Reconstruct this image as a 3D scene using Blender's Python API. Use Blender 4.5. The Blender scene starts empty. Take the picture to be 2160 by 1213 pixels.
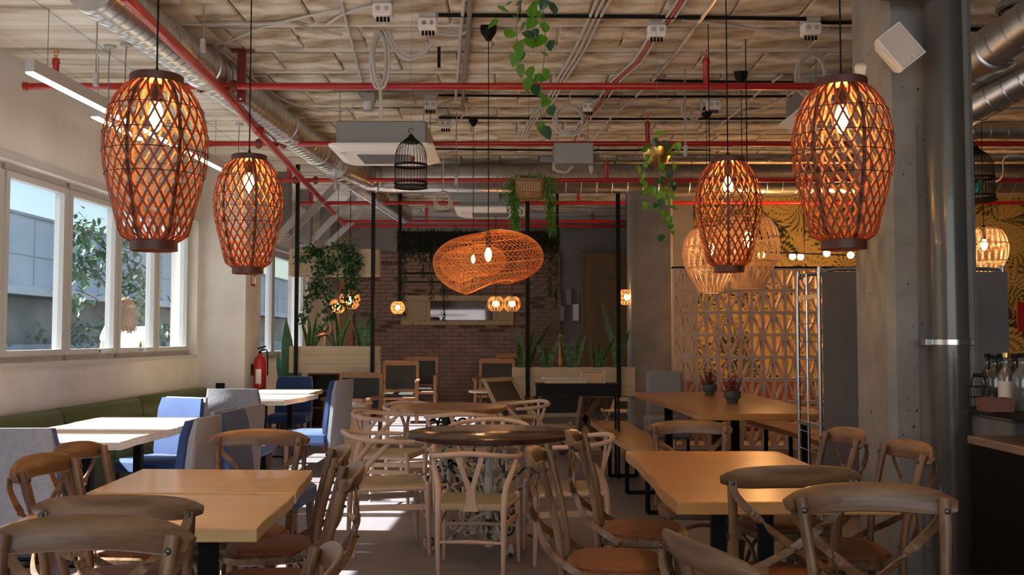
import bpy, math, random
from math import sin, cos, pi, radians as R, atan2, sqrt
from mathutils import Vector as V, Matrix
random.seed(7)
S = bpy.context.scene
COL = S.collection
# ---------------------------------------------------------------- camera, sky, sun, window and fill light, exposure
F = 2100.0; CH = 1.37; PITCH = math.atan(105.5 / F)
cd = bpy.data.cameras.new('camera'); cam = bpy.data.objects.new('camera', cd); COL.objects.link(cam)
cd.sensor_width = 36.0; cd.lens = 36.0 * F / 2160.0; cd.clip_end = 400
cam.location = (0, 0, CH); cam.rotation_euler = (pi / 2 + PITCH, 0, 0)
S.camera = cam
W = bpy.data.worlds.new('world'); S.world = W; W.use_nodes = True
wn = W.node_tree.nodes; wl_ = W.node_tree.links
sky = wn.new('ShaderNodeTexSky'); sky.sky_type = 'NISHITA'; sky.sun_disc = False
sky.sun_elevation = R(40); sky.sun_rotation = R(-90); sky.air_density = 1.2; sky.dust_density = .6
wl_.new(sky.outputs[0], wn['Background'].inputs[0]); wn['Background'].inputs[1].default_value = .17
def lamp(name, typ, loc, energy, col=(1, 1, 1), rot=None, **kw):
    l = bpy.data.lights.new(name, typ); l.energy = energy; l.color = col
    for k, v in kw.items(): setattr(l, k, v)
    o = bpy.data.objects.new(name, l); COL.objects.link(o); o.location = loc
    if rot is not None: o.rotation_euler = rot
    return o
def aim(d): return V(d).to_track_quat('-Z', 'Y').to_euler()
lamp('sun', 'SUN', (-10, 6, 9), 31, (1, .95, .88), aim((.785, -.02, -.64)), angle=R(.5))
# added fill behind the camera for an assumed glazed front, tilted towards the ceiling
lamp('front_fill', 'AREA', (.5, -2.6, 2.1), 125, (.97, .97, 1), aim((0, 1, .55)), shape='RECTANGLE', size=7, size_y=2.2)
for y_, w_ in ((4.1, 4.8), (9.4, 5.1)):      # portals guide the sky light through the window openings
    po = lamp('window_portal', 'AREA', (-4.25 + .034 * y_, y_, 1.96), 1, (1, 1, 1), (0, -pi / 2, 0), shape='RECTANGLE', size=1.55, size_y=w_); po.data.cycles.is_portal = True
S.view_settings.view_transform = 'Standard'; S.view_settings.look = 'None'
S.view_settings.gamma = 1.0; S.view_settings.use_curve_mapping = False
S.view_settings.exposure = 0.08
# ---------------------------------------------------------------- photograph pixel -> place in the room
def ray(px, py):
    a = (px - 1080) / F; b = (606.5 - py) / F
    return V((a, cos(PITCH) - sin(PITCH) * b, sin(PITCH) + cos(PITCH) * b))
def P(px, py, d):            # on the plane y = d
    r = ray(px, py); return V((0, 0, CH)) + r * (d / r.y)
def G(px, py, z=0.0):        # on the plane at height z
    r = ray(px, py); return V((0, 0, CH)) + r * ((z - CH) / r.z)
# ---------------------------------------------------------------- meshes
class Geo:
    def __init__(s): s.v = []; s.f = []
    def add(s, vs, fs):
        b = len(s.v); s.v += [tuple(p) for p in vs]; s.f += [tuple(b + i for i in f) for f in fs]; return s
    def box(s, x0, x1, y0, y1, z0, z1, rot=None, c=(0, 0, 0)):
        vs = [V((x, y, z)) for z in (z0, z1) for y in (y0, y1) for x in (x0, x1)]
        if rot is not None: vs = [rot @ p for p in vs]
        return s.add([p + V(c) for p in vs], [(0, 2, 3, 1), (4, 5, 7, 6), (0, 1, 5, 4), (2, 6, 7, 3), (0, 4, 6, 2), (1, 3, 7, 5)])
    def cbox(s, x0, x1, y0, y1, z0, z1, b=.01):
        # box with chamfered vertical and horizontal edges
        def ring(i, z): return [(x0 + i + b, y0 + i, z), (x1 - i - b, y0 + i, z), (x1 - i, y0 + i + b, z), (x1 - i, y1 - i - b, z), (x1 - i - b, y1 - i, z), (x0 + i + b, y1 - i, z), (x0 + i, y1 - i - b, z), (x0 + i, y0 + i + b, z)]
        return s.rings([ring(b, z0), ring(0, z0 + b), ring(0, z1 - b), ring(b, z1)])
    def rings(s, rs, caps=True):
        n = len(rs[0]); vs = [p for r in rs for p in r]; fs = []
        for i in range(len(rs) - 1):
            for j in range(n):
                k = (j + 1) % n
                fs.append((i * n + j, i * n + k, (i + 1) * n + k, (i + 1) * n + j))
        if caps: fs.append(tuple(range(n))[::-1]); fs.append(tuple((len(rs) - 1) * n + j for j in range(n)))
        return s.add(vs, fs)
    def prism(s, poly, z0, z1, b=0):
        if b:
            c = V((sum(p[0] for p in poly) / len(poly), sum(p[1] for p in poly) / len(poly)))
            ins = [V(p[:2]) + (c - V(p[:2])).normalized() * b for p in poly]
            return s.rings([[(p[0], p[1], z0) for p in ins], [(p[0], p[1], z0 + b) for p in poly], [(p[0], p[1], z1 - b) for p in poly], [(p[0], p[1], z1) for p in ins]])
        return s.rings([[(p[0], p[1], z) for p in poly] for z in (z0, z1)])
    def lathe(s, prof, n=16, c=(0, 0, 0), caps=True):
        return s.rings([[(c[0] + r * cos(2 * pi * j / n), c[1] + r * sin(2 * pi * j / n), c[2] + z) for j in range(n)] for r, z in prof], caps)
    def tube(s, pts, r, n=8, closed=False, caps=True):
        pts = [V(p) for p in pts]; m = len(pts)
        rr = r if isinstance(r, (list, tuple)) else [r] * m
        N = None; rs = []
        for i in range(m):
            if closed: t = pts[(i + 1) % m] - pts[i - 1]
            else: t = pts[min(i + 1, m - 1)] - pts[max(i - 1, 0)]
            if t.length < 1e-9: t = V((0, 0, 1))
            t.normalize()
            if N is None: N = t.orthogonal().normalized()
            else:
                N = N - t * N.dot(t)
                N = N.normalized() if N.length > 1e-6 else t.orthogonal().normalized()
            B = t.cross(N)
            rs.append([pts[i] + (N * cos(2 * pi * j / n) + B * sin(2 * pi * j / n)) * rr[i] for j in range(n)])
        if closed: rs.append(rs[0])
        return s.rings(rs, caps and not closed)
    def strip(s, pts, ups, w, t, closed=False):
        pts = [V(p) for p in pts]; m = len(pts); rs = []
        for i in range(m):
            T = (pts[min(i + 1, m - 1)] - pts[max(i - 1, 0)]).normalized()
            U = V(ups[i] if isinstance(ups, list) else ups); U = (U - T * U.dot(T)).normalized(); N = T.cross(U)
            ww = (w[i] if isinstance(w, list) else w) / 2; tt = t / 2
            rs.append([pts[i] + U * ww + N * tt, pts[i] - U * ww + N * tt, pts[i] - U * ww - N * tt, pts[i] + U * ww - N * tt])
        return s.rings(rs)
    def ball(s, c, r, n=12, m=8):
        r3 = r if isinstance(r, (tuple, list)) else (r, r, r)
        return s.rings([[(c[0] + r3[0] * sin(a) * cos(2 * pi * j / n), c[1] + r3[1] * sin(a) * sin(2 * pi * j / n), c[2] - r3[2] * cos(a)) for j in range(n)] for a in [.02 + (pi - .04) * i / m for i in range(m + 1)]])
    def bar(s, a, b, w, h=None):   # square bar between two points
        a, b = V(a), V(b); h = h or w; T = (b - a).normalized()
        U = V((0, 0, 1)) if abs(T.z) < .95 else V((1, 0, 0)); return s.strip([a, b], U, h, w)
    def mesh(s, name):
        me = bpy.data.meshes.new(name); me.from_pydata(s.v, [], s.f); me.update(); return me
    def build(s, name, mat, parent=None, smooth=False, loc=None, kind=None):
        me = s.mesh(name)
        mm = mat if isinstance(mat, list) else [mat]
        for x in mm: me.materials.append(x)
        if smooth:
            me.shade_smooth()
            try: me.set_sharp_from_angle(angle=R(42))
            except Exception: pass
        o = bpy.data.objects.new(name, me); COL.objects.link(o)
        if parent: o.parent = parent
        if loc is not None: o.location = loc
        if kind: o['kind'] = kind
        return o
def inst(src, name=None, parent=None, loc=None, rot=None, scale=None):
    o = src.copy(); COL.objects.link(o)
    if name: o.name = name
    if parent is not None: o.parent = parent
    if loc is not None: o.location = loc
    if rot is not None: o.rotation_euler = rot
    if scale is not None: o.scale = scale if not isinstance(scale, (int, float)) else (scale,) * 3
    return o
def tag(o, label, cat, group=None, kind=None):
    o['label'] = label; o['category'] = cat
    if group: o['group'] = group
    if kind: o['kind'] = kind
    return o
def thing(name, label, cat, loc=(0, 0, 0), rz=0, group=None):
    o = bpy.data.objects.new(name, None); COL.objects.link(o); o.location = loc; o.rotation_euler = (0, 0, rz)
    o.empty_display_size = .1
    return tag(o, label, cat, group)
_kc = {}
def KIDS(o):
    if o.name not in _kc: _kc[o.name] = list(o.children)
    return _kc[o.name]
def copy_tree(o, parent=None):
    c = o.copy(); COL.objects.link(c)
    if parent is not None: c.parent = parent
    for ch in KIDS(o): copy_tree(ch, c)
    return c
def dup(root, loc, rz, label, group=None):
    c = copy_tree(root); c.location = loc; c.rotation_euler = (0, 0, rz); c['label'] = label
    if group: c['group'] = group
    return c
def struct(o): o['kind'] = 'structure'; return o
def bez(pts, n=8):   # Catmull-Rom through the points
    pts = [V(p) for p in pts]; out = []
    for i in range(len(pts) - 1):
        p0 = pts[max(i - 1, 0)]; p1 = pts[i]; p2 = pts[i + 1]; p3 = pts[min(i + 2, len(pts) - 1)]
        for k in range(n):
            t = k / n
            out.append(.5 * ((2 * p1) + (p2 - p0) * t + (2 * p0 - 5 * p1 + 4 * p2 - p3) * t * t + (3 * p1 - p0 - 3 * p2 + p3) * t ** 3))
    return out + [pts[-1]]
# ---------------------------------------------------------------- materials
def M(name, c, rough=.6, metal=0, c2=None, ns=6, st=(1, 1, 1), det=5, bump=0, bs=None, lo=.35, hi=.65, coat=0, emit=None, es=0, trans=None, c3=None, spec=.5):
    m = bpy.data.materials.new(name); m.use_nodes = True; n = m.node_tree.nodes; l = m.node_tree.links
    p = n['Principled BSDF']; p.inputs['Base Color'].default_value = (*c, 1); p.inputs['Roughness'].default_value = rough
    p.inputs['Metallic'].default_value = metal; p.inputs['Coat Weight'].default_value = coat; p.inputs['Specular IOR Level'].default_value = spec
    if emit: p.inputs['Emission Color'].default_value = (*emit, 1); p.inputs['Emission Strength'].default_value = es
    if c2 or bump:
        tc = n.new('ShaderNodeTexCoord'); mp = n.new('ShaderNodeMapping'); mp.inputs['Scale'].default_value = st
        l.new(tc.outputs['Object'], mp.inputs[0])
        nz = n.new('ShaderNodeTexNoise'); nz.inputs['Scale'].default_value = ns; nz.inputs['Detail'].default_value = det; nz.inputs['Roughness'].default_value = .62
        l.new(mp.outputs[0], nz.inputs[0])
        if c2:
            rp = n.new('ShaderNodeValToRGB'); rp.color_ramp.elements[0].position = lo; rp.color_ramp.elements[1].position = hi
            rp.color_ramp.elements[0].color = (*c, 1); rp.color_ramp.elements[1].color = (*c2, 1)
            if c3:
                e = rp.color_ramp.elements.new(min(hi + .12, .99)); e.color = (*c3, 1)
            l.new(nz.outputs[0], rp.inputs[0]); l.new(rp.outputs[0], p.inputs['Base Color'])
        if bump:
            b = n.new('ShaderNodeBump'); b.inputs['Strength'].default_value = bump; b.inputs['Distance'].default_value = .01
            src = nz
            if bs:
                src = n.new('ShaderNodeTexNoise'); src.inputs['Scale'].default_value = bs; src.inputs['Detail'].default_value = 4; l.new(tc.outputs['Object'], src.inputs[0])
            l.new(src.outputs[0], b.inputs['Height']); l.new(b.outputs[0], p.inputs['Normal'])
    if trans:
        t = n.new('ShaderNodeBsdfTranslucent'); t.inputs[0].default_value = (*trans, 1); mx = n.new('ShaderNodeMixShader'); mx.inputs[0].default_value = .5
        l.new(p.outputs[0], mx.inputs[1]); l.new(t.outputs[0], mx.inputs[2]); l.new(mx.outputs[0], n['Material Output'].inputs[0])
    return m
plaster = M('plaster_mottled', (.62, .575, .53), .9, c2=(.72, .69, .66), ns=1.6, det=8, bump=.12, bs=60)
plaster_grey = M('plaster_grey', (.20, .19, .20), .9, c2=(.26, .25, .26), ns=2, bump=.1, bs=40)
concrete = M('concrete_column', (.19, .185, .175), .85, c2=(.30, .29, .275), ns=3, det=8, bump=.35, bs=25, lo=.3, hi=.7)
slab = M('ceiling_concrete', (.17, .12, .085), .95, c2=(.64, .62, .58), c3=(.78, .76, .73), ns=1.6, st=(.4, 2.4, 1), det=12, bump=.3, bs=14, lo=.36, hi=.46)
blockm = M('hollow_block', (.26, .18, .11), .95, c2=(.54, .47, .37), c3=(.78, .76, .71), ns=2.6, st=(.7, 1.6, 1), det=12, bump=.3, bs=24, lo=.36, hi=.5)
board = M('board_marked_concrete', (.34, .27, .19), .95, c2=(.68, .64, .56), c3=(.80, .77, .71), ns=1.3, st=(.4, 5, 1), det=12, bump=.4, lo=.36, hi=.5)
floorm = M('floor_resin', (.185, .165, .175), .42, c2=(.225, .205, .215), ns=1.5, det=8, bump=.03, bs=80)
alu = M('window_aluminium', (.52, .51, .50), .45, .2)
galv = M('galvanised_sheet', (.50, .50, .50), .33, 1, c2=(.66, .66, .67), ns=8, lo=.3, hi=.7)
steel = M('brushed_aluminium', (.62, .62, .63), .25, 1)
redp = M('red_enamel', (.42, .012, .012), .35, coat=.3)
darkred = M('dark_red_bracket', (.17, .02, .02), .5)
black = M('black_steel', (.006, .006, .006), .6, spec=.2)
blackp = M('black_plastic', (.008, .008, .008), .6, spec=.3)
white = M('white_plastic', (.85, .84, .83), .5)
greyc = M('grey_cable', (.52, .50, .48), .6)
greyp = M('grey_box', (.45, .45, .46), .6)
greyd = M('grey_dark_conduit', (.17, .17, .18), .5)
darkm = M('dark_slot', (.03, .03, .03), .8)  # near-black for pits, eyes and lettering
chairwood = M('weathered_oak', (.085, .034, .012), .5, c2=(.24, .125, .055), ns=22, st=(1, 1, .07), det=8, bump=.25, lo=.34, hi=.66, coat=.1)
railwood = M('weathered_oak_rail', (.085, .034, .012), .45, c2=(.24, .125, .055), ns=22, st=(.07, 1, 1), det=8, bump=.25, lo=.34, hi=.66, coat=.12)
rattan_pad = M('woven_rattan_seat', (.17, .05, .016), .5, c2=(.28, .10, .03), ns=120, det=2, bump=.6)
stud = M('steel_stud', (.12, .11, .10), .35, .9)
oaktop = M('oak_top', (.56, .335, .14), .38, c2=(.68, .44, .21), ns=3.2, st=(.5, 7, 3), det=8, bump=.04, lo=.3, hi=.7, coat=.15)
oaktop2 = M('honey_oak_top', (.45, .20, .055), .3, c2=(.60, .30, .09), ns=3, st=(.6, 6, 3), det=8, bump=.04, lo=.3, hi=.7, coat=.25)
ashtop = M('pale_ash_top', (.66, .50, .31), .45, c2=(.78, .63, .44), ns=3, st=(.6, 6, 3), det=7)
planterw = M('pale_planter_board', (.50, .39, .26), .6, c2=(.58, .47, .33), ns=3, st=(.5, 1, 9), det=6)
beech = M('soaped_beech', (.56, .37, .26), .45, c2=(.66, .46, .34), ns=5, st=(1, 1, .3), det=5, coat=.1)
cordm = M('paper_cord', (.40, .30, .17), .8, c2=(.52, .41, .26), ns=40, st=(6, .4, 1), det=2, bump=.6)
tiletop = M('glazed_lava_top', (.035, .013, .008), .22, c2=(.075, .028, .013), ns=9, det=6, bump=.22, bs=14, coat=.25)
parota = M('slab_wood', (.26, .13, .055), .3, c2=(.42, .24, .11), ns=2.5, st=(.7, 5, 3), det=8, coat=.25)
iron = M('peeling_cast_iron', (.05, .045, .04), .6, c2=(.62, .58, .48), ns=9, det=6, lo=.44, hi=.5, bump=.4)
bluev = M('blue_velvet', (.016, .045, .15), .85, c2=(.026, .065, .20), ns=3, det=4, bump=.1); bluev.node_tree.nodes['Principled BSDF'].inputs['Sheen Weight'].default_value = .2
greyf = M('grey_fabric', (.29, .285, .31), .9, c2=(.34, .33, .36), ns=40, det=3, bump=.15)
greenv = M('olive_vinyl', (.055, .072, .014), .5, c2=(.07, .09, .02), ns=4, bump=.08)
darkwood = M('dark_walnut_leg', (.08, .03, .015), .4)
redwood = M('reddish_wood', (.10, .032, .016), .5, c2=(.15, .05, .025), ns=6, st=(1, 1, .2))
bamboo = M('stained_bamboo', (.26, .095, .045), .45, c2=(.36, .14, .06), ns=14, det=3, trans=(.42, .10, .015))
bambooring = M('stained_ring', (.085, .022, .012), .5)
rattan = M('honey_rattan', (.68, .33, .12), .45, trans=(.85, .38, .12))
rattanw = M('bleached_rattan', (.80, .64, .46), .55, trans=(.9, .62, .34))
bulbm = M('glowing_bulb', (1, .8, .4), .3, emit=(1, .60, .22), es=30)
bulb2 = M('glowing_globe', (1, .8, .4), .3, emit=(1, .58, .2), es=14)
ledm = M('led_diffuser', (1, 1, 1), .5, emit=(1, .96, .9), es=5)
leafm = M('leaf_green', (.05, .17, .012), .4, c2=(.14, .34, .03), ns=5, lo=.4, hi=.6, trans=(.15, .42, .03))
leafd = M('leaf_dark', (.012, .05, .016), .4, c2=(.03, .11, .025), ns=6)
ivym = M('ivy_leaf', (.02, .075, .015), .5, c2=(.30, .36, .20), ns=30, lo=.58, hi=.72)
fernm = M('fern_leaf', (.03, .13, .01), .6, c2=(.10, .26, .03), ns=10)
fernd = M('fern_dark_leaf', (.008, .022, .007), .7)  # very dark green of the ferns in the hanging frame
snakem = M('snake_plant_leaf', (.02, .06, .016), .4, c2=(.06, .15, .03), ns=14, st=(1, 1, 3), lo=.4, hi=.6)
snakee = M('snake_plant_edge', (.30, .36, .10), .5)
cactm = M('agave_leaf', (.04, .14, .075), .5, c2=(.06, .20, .11), ns=3)
soil = M('soil', (.02, .013, .009), .95)
heath = M('heather', (.09, .012, .016), .8, c2=(.20, .02, .035), ns=30)
potm = M('glazed_grey_pot', (.06, .085, .085), .22, coat=.5)
goldm = M('gold_bowl', (.72, .46, .14), .3, 1)
copper = M('copper_figure', (.75, .32, .18), .3, 1)
yellowm = M('yellow_figure', (.45, .25, .03), .5)
orangep = M('orange_pot', (.62, .20, .03), .5)
blockw = M('terracotta_screen', (.70, .51, .43), .85, c2=(.76, .57, .48), ns=6, bump=.1, bs=50)
doorm = M('oak_veneer_door', (.20, .125, .06), .5, c2=(.25, .16, .085), ns=2, st=(5, 1, .3))
creamf = M('worn_cream_frame', (.36, .28, .18), .7, c2=(.42, .33, .22), ns=7, c3=(.12, .06, .03), hi=.62)
mirror = M('mirror_glass', (.38, .37, .37), .04, 1)
canem = M('dark_cane', (.028, .027, .026), .7, c2=(.05, .048, .045), ns=90, det=1, bump=.5)
canew = M('chair_timber', (.28, .13, .05), .5, c2=(.36, .18, .08), ns=5, st=(1, 1, .3))
palew = M('pale_timber', (.42, .34, .22), .6)
fireex = M('extinguisher_red', (.45, .01, .01), .3, coat=.5)
panelg = M('grey_board', (.155, .145, .155), .75, c2=(.18, .17, .18), ns=3)
pipeg = M('grey_pvc', (.07, .07, .07), .3, coat=.3)
baskm = M('seagrass_basket', (.34, .20, .09), .8, c2=(.22, .12, .05), ns=60, det=1, bump=.6)
clothm = M('linen_cloth', (.50, .45, .43), .9)
glassb = M('dark_bottle', (.02, .018, .012), .12, coat=.6)
glassc = M('clear_bottle', (.10, .09, .08), .12, coat=.6)
def glass_mat():
    m = bpy.data.materials.new('window_glass'); m.use_nodes = True; n = m.node_tree.nodes; l = m.node_tree.links
    for x in list(n): n.remove(x)
    o = n.new('ShaderNodeOutputMaterial'); t = n.new('ShaderNodeBsdfTransparent'); t.inputs[0].default_value = (.93, .97, 1, 1)
    g = n.new('ShaderNodeBsdfGlossy'); g.inputs['Roughness'].default_value = .03
    f = n.new('ShaderNodeLayerWeight'); f.inputs[0].default_value = .5; pw = n.new('ShaderNodeMath'); pw.operation = 'POWER'; pw.inputs[1].default_value = 5; l.new(f.outputs['Facing'], pw.inputs[0])
    pm = n.new('ShaderNodeMath'); pm.operation = 'MULTIPLY_ADD'; pm.inputs[1].default_value = .55; pm.inputs[2].default_value = .05; l.new(pw.outputs[0], pm.inputs[0])
    mx = n.new('ShaderNodeMixShader'); l.new(pm.outputs[0], mx.inputs[0]); l.new(t.outputs[0], mx.inputs[1]); l.new(g.outputs[0], mx.inputs[2])
    df = n.new('ShaderNodeBsdfDiffuse'); df.inputs[0].default_value = (.8, .85, .9, 1); tl = n.new('ShaderNodeBsdfTranslucent'); tl.inputs[0].default_value = (.8, .85, .9, 1)
    m2 = n.new('ShaderNodeMixShader'); m2.inputs[0].default_value = .5; l.new(df.outputs[0], m2.inputs[1]); l.new(tl.outputs[0], m2.inputs[2])
    nz = n.new('ShaderNodeTexNoise'); nz.inputs['Scale'].default_value = 2.5; nz.inputs['Detail'].default_value = 5; tc = n.new('ShaderNodeTexCoord'); l.new(tc.outputs['Object'], nz.inputs[0])
    mr = n.new('ShaderNodeMapRange'); mr.inputs[1].default_value = .35; mr.inputs[2].default_value = .8; mr.inputs[3].default_value = .002; mr.inputs[4].default_value = .012; l.new(nz.outputs[0], mr.inputs[0])
    m3 = n.new('ShaderNodeMixShader'); l.new(mr.outputs[0], m3.inputs[0]); l.new(mx.outputs[0], m3.inputs[1]); l.new(m2.outputs[0], m3.inputs[2])
    l.new(m3.outputs[0], o.inputs[0]); return m
glass = glass_mat()
def wallpaper_mat():
    m = bpy.data.materials.new('palm_wallpaper'); m.use_nodes = True; n = m.node_tree.nodes; l = m.node_tree.links
    p = n['Principled BSDF']; p.inputs['Roughness'].default_value = .7
    tc = n.new('ShaderNodeTexCoord'); prev = None
    for k, (sc, off, dens) in enumerate([(1.7, 0, 15), (2.3, 3.7, 19)]):
        mp = n.new('ShaderNodeMapping'); mp.inputs['Scale'].default_value = (1, 0, 1); mp.inputs['Location'].default_value = (off, 0, off * .7); l.new(tc.outputs['Object'], mp.inputs[0])
        vo = n.new('ShaderNodeTexVoronoi'); vo.inputs['Scale'].default_value = sc; l.new(mp.outputs[0], vo.inputs['Vector'])
        sc_ = n.new('ShaderNodeVectorMath'); sc_.operation = 'SUBTRACT'; l.new(mp.outputs[0], sc_.inputs[0]); l.new(vo.outputs['Position'], sc_.inputs[1])
        sp = n.new('ShaderNodeSeparateXYZ'); l.new(sc_.outputs[0], sp.inputs[0])
        at = n.new('ShaderNodeMath'); at.operation = 'ARCTAN2'; l.new(sp.outputs[2], at.inputs[0]); l.new(sp.outputs[0], at.inputs[1])
        ad = n.new('ShaderNodeMath'); ad.operation = 'MULTIPLY_ADD'; l.new(vo.outputs['Distance'], ad.inputs[0]); ad.inputs[1].default_value = 1.2; l.new(at.outputs[0], ad.inputs[2])
        mu = n.new('ShaderNodeMath'); mu.operation = 'MULTIPLY'; l.new(ad.outputs[0], mu.inputs[0]); mu.inputs[1].default_value = dens
        si = n.new('ShaderNodeMath'); si.operation = 'SINE'; l.new(mu.outputs[0], si.inputs[0])
        cr = n.new('ShaderNodeSeparateColor'); l.new(vo.outputs['Color'], cr.inputs[0])
        a2 = n.new('ShaderNodeMath'); a2.operation = 'MULTIPLY_ADD'; l.new(cr.outputs[0], a2.inputs[0]); a2.inputs[1].default_value = 2.2; l.new(si.outputs[0], a2.inputs[2])
        if prev is None: prev = a2
        else:
            mm = n.new('ShaderNodeMath'); l.new(prev.outputs[0], mm.inputs[0]); l.new(a2.outputs[0], mm.inputs[1]); prev = mm
    mr = n.new('ShaderNodeMapRange'); mr.inputs[1].default_value = -1; mr.inputs[2].default_value = 4.6; l.new(prev.outputs[0], mr.inputs[0])
    rp = n.new('ShaderNodeValToRGB'); e = rp.color_ramp.elements; e[0].position = .1; e[0].color = (.012, .014, .008, 1); e[1].position = .95; e[1].color = (.58, .40, .14, 1)
    for pos, c in ((.28, (.03, .045, .018, 1)), (.42, (.14, .13, .04, 1)), (.56, (.46, .32, .10, 1))): q = e.new(pos); q.color = c
    l.new(mr.outputs[0], rp.inputs[0]); l.new(rp.outputs[0], p.inputs['Base Color']); return m
wallpaper = wallpaper_mat()
def brick_mat():
    m = M('brick_colour', (.20, .125, .10), .9, c2=(.31, .215, .185), c3=(.42, .32, .28), ns=3, st=(1, 1, 2.2), det=8, bump=.4, bs=30)
    return m
brickm = brick_mat()
brickdk = M('brick_burnt', (.08, .04, .03), .9, c2=(.15, .08, .06), ns=12)
mortar = M('mortar_grey', (.20, .16, .145), .95, c2=(.26, .21, .19), ns=4)
facade = M('facade_blue_sheet', (.50, .60, .72), .5, c2=(.58, .67, .78), ns=.5)
facw = M('facade_white_band', (.75, .78, .82), .6)
facd = M('facade_dark_glazing', (.10, .12, .14), .4, c2=(.16, .18, .20), ns=1)
facs = M('facade_low_wall', (.42, .46, .50), .8)
pave = M('pavement', (.32, .31, .30), .9)
# ================================================================ THE ROOM
ZC = CH + 2.26                                  # ceiling
def wx(y): return -4.2 + .0343 * y              # inner face of the left wall
def seg(x_off0, x_off1, y0, y1): return [(wx(y0) + x_off0, y0), (wx(y0) + x_off1, y0), (wx(y1) + x_off1, y1), (wx(y1) + x_off0, y1)]
struct(Geo().box(-5, 9.2, -3.2, 20, -.12, 0).build('floor', floorm))
struct(Geo().box(-5, 9.2, -3.2, 20, ZC, ZC + .2).build('ceiling', slab))
clg = bpy.data.objects['ceiling']
# board-marked strip along the left wall
for i in range(11):
    g = Geo(); x0 = -4.3 + i * .19; g.box(x0, x0 + .1875, 2, 19, ZC - .03 - .002 * (i % 3), ZC); g.build('board_strip', board, clg)
# hollow blocks between the joists
bm_ = [Geo().cbox(-.235, .235, -.255, .255, -.018, .0, .008).mesh('block'), Geo().cbox(-.238, .238, -.25, .25, -.026, .0, .012).mesh('block'), Geo().cbox(-.232, .238, -.255, .245, -.012, .0, .006).mesh('block')]
for m_ in bm_: m_.materials.append(blockm)
nb = 0; rest = Geo()
for r_ in range(19):
    y = 6.14 + .635 * r_
    for c_ in range(-5, 14):
        x = c_ * .487 + (r_ % 2) * .2 + .1
        if abs(x) > .54 * y + .3: continue
        if nb < 296:
            o = bpy.data.objects.new('block', bm_[(r_ * 7 + c_ * 3) % 3]); COL.objects.link(o); o.parent = clg; o.location = (x, y, ZC); o.rotation_euler = (0, 0, random.choice((0, pi))); nb += 1
        else: rest.cbox(x - .235, x + .235, y - .255, y + .255, ZC - .018, ZC, .008)
if rest.v: rest.build('far_block', blockm, clg, kind='stuff')
# left wall with its window openings
def wall_piece(y0, y1, z0, z1, g): g.prism(seg(-.32, 0, y0, y1), z0, z1)
WZ0, WZ1 = 1.16, 2.76
g = Geo(); wall_piece(-3, 12.12, 0, WZ0, g); wall_piece(-3, 12.12, WZ1, ZC, g); wall_piece(-3, 1.6, WZ0, WZ1, g); wall_piece(11.98, 12.12, WZ0, WZ1, g)
wall_piece(6.55, 6.75, WZ0, WZ1, g)
struct(g.build('wall_left', plaster))
# pier and the recessed wall behind it
g = Geo(); pl = P(423, 700, 12.12).x; pr = P(517, 700, 12.12).x
g.prism([(wx(12.12) - .32, 12.12), (pr, 12.12), (pr, 12.85), (wx(12.85) - .32, 12.85)], 0, ZC); struct(g.build('wall_pier', plaster))
def wx2(y): return -4.2 + .034 * y
g = Geo()
def seg2(a, b, y0, y1): return [(wx2(y0) + a, y0), (wx2(y0) + b, y0), (wx2(y1) + b, y1), (wx2(y1) + a, y1)]
for y0, y1, z0, z1 in ((12.85, 19, 0, 1.05), (12.85, 19, 2.75, ZC), (12.85, 13.0, 1.05, 2.75), (17.6, 19, 1.05, 2.75)): g.prism(seg2(-.3, 0, y0, y1), z0, z1)
struct(g.build('wall_left_far', plaster))
# back walls
struct(Geo().box(-4.3, 9.2, 19.08, 19.3, 0, ZC).build('wall_back', plaster_grey))
bk = Geo().box(-3.0, .92, 19.0, 19.08, 0, 2.98).build('wall_brick', mortar); struct(bk)
br = [Geo().cbox(-.122, .122, -.012 - k * .004, .012, -.031, .031, .006).mesh('brick') for k in range(3)]
for k, m_ in enumerate(br): m_.materials.append(brickm)
brd = Geo().cbox(-.11, .118, -.003, .012, -.028, .028, .006).mesh('brick'); brd.materials.append(brickdk)
nb = 0; rest = Geo()
for r_ in range(39):
    z = 2.94 - r_ * .0755
    for c_ in range(16):
        x = -2.9 + c_ * .252 + (r_ % 2) * .12
        if x > .82: continue
        if nb < 298:
            o = bpy.data.objects.new('brick', brd if random.random() < .13 else random.choice(br)); COL.objects.link(o); o.parent = bk; o.location = (x, 18.99, z); nb += 1
        else: rest.cbox(x - .122, x + .122, 18.975, 19.0, z - .031, z + .031, .006)
rest.build('lower_bricks', brickm, bk, kind='stuff')
struct(Geo().box(1.9, 9.2, 16.0, 16.15, 0, ZC).build('wall_papered', wallpaper))
struct(Geo().box(1.96, 2.9, 15.86, 16.0, 0, ZC).build('wall_return', plaster_grey))
struct(Geo().box(9.0, 9.2, -3, 16, 0, ZC).build('wall_right', plaster_grey))
g = Geo().box(-5, 9.2, -3.2, -3.0, 0, .9); g.box(-5, 9.2, -3.2, -3.0, 3.2, ZC); g.box(-5, -3, -3.2, -3, .9, 3.2); g.box(4.5, 9.2, -3.2, -3, .9, 3.2)
struct(g.build('wall_rear', plaster_grey))
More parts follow.
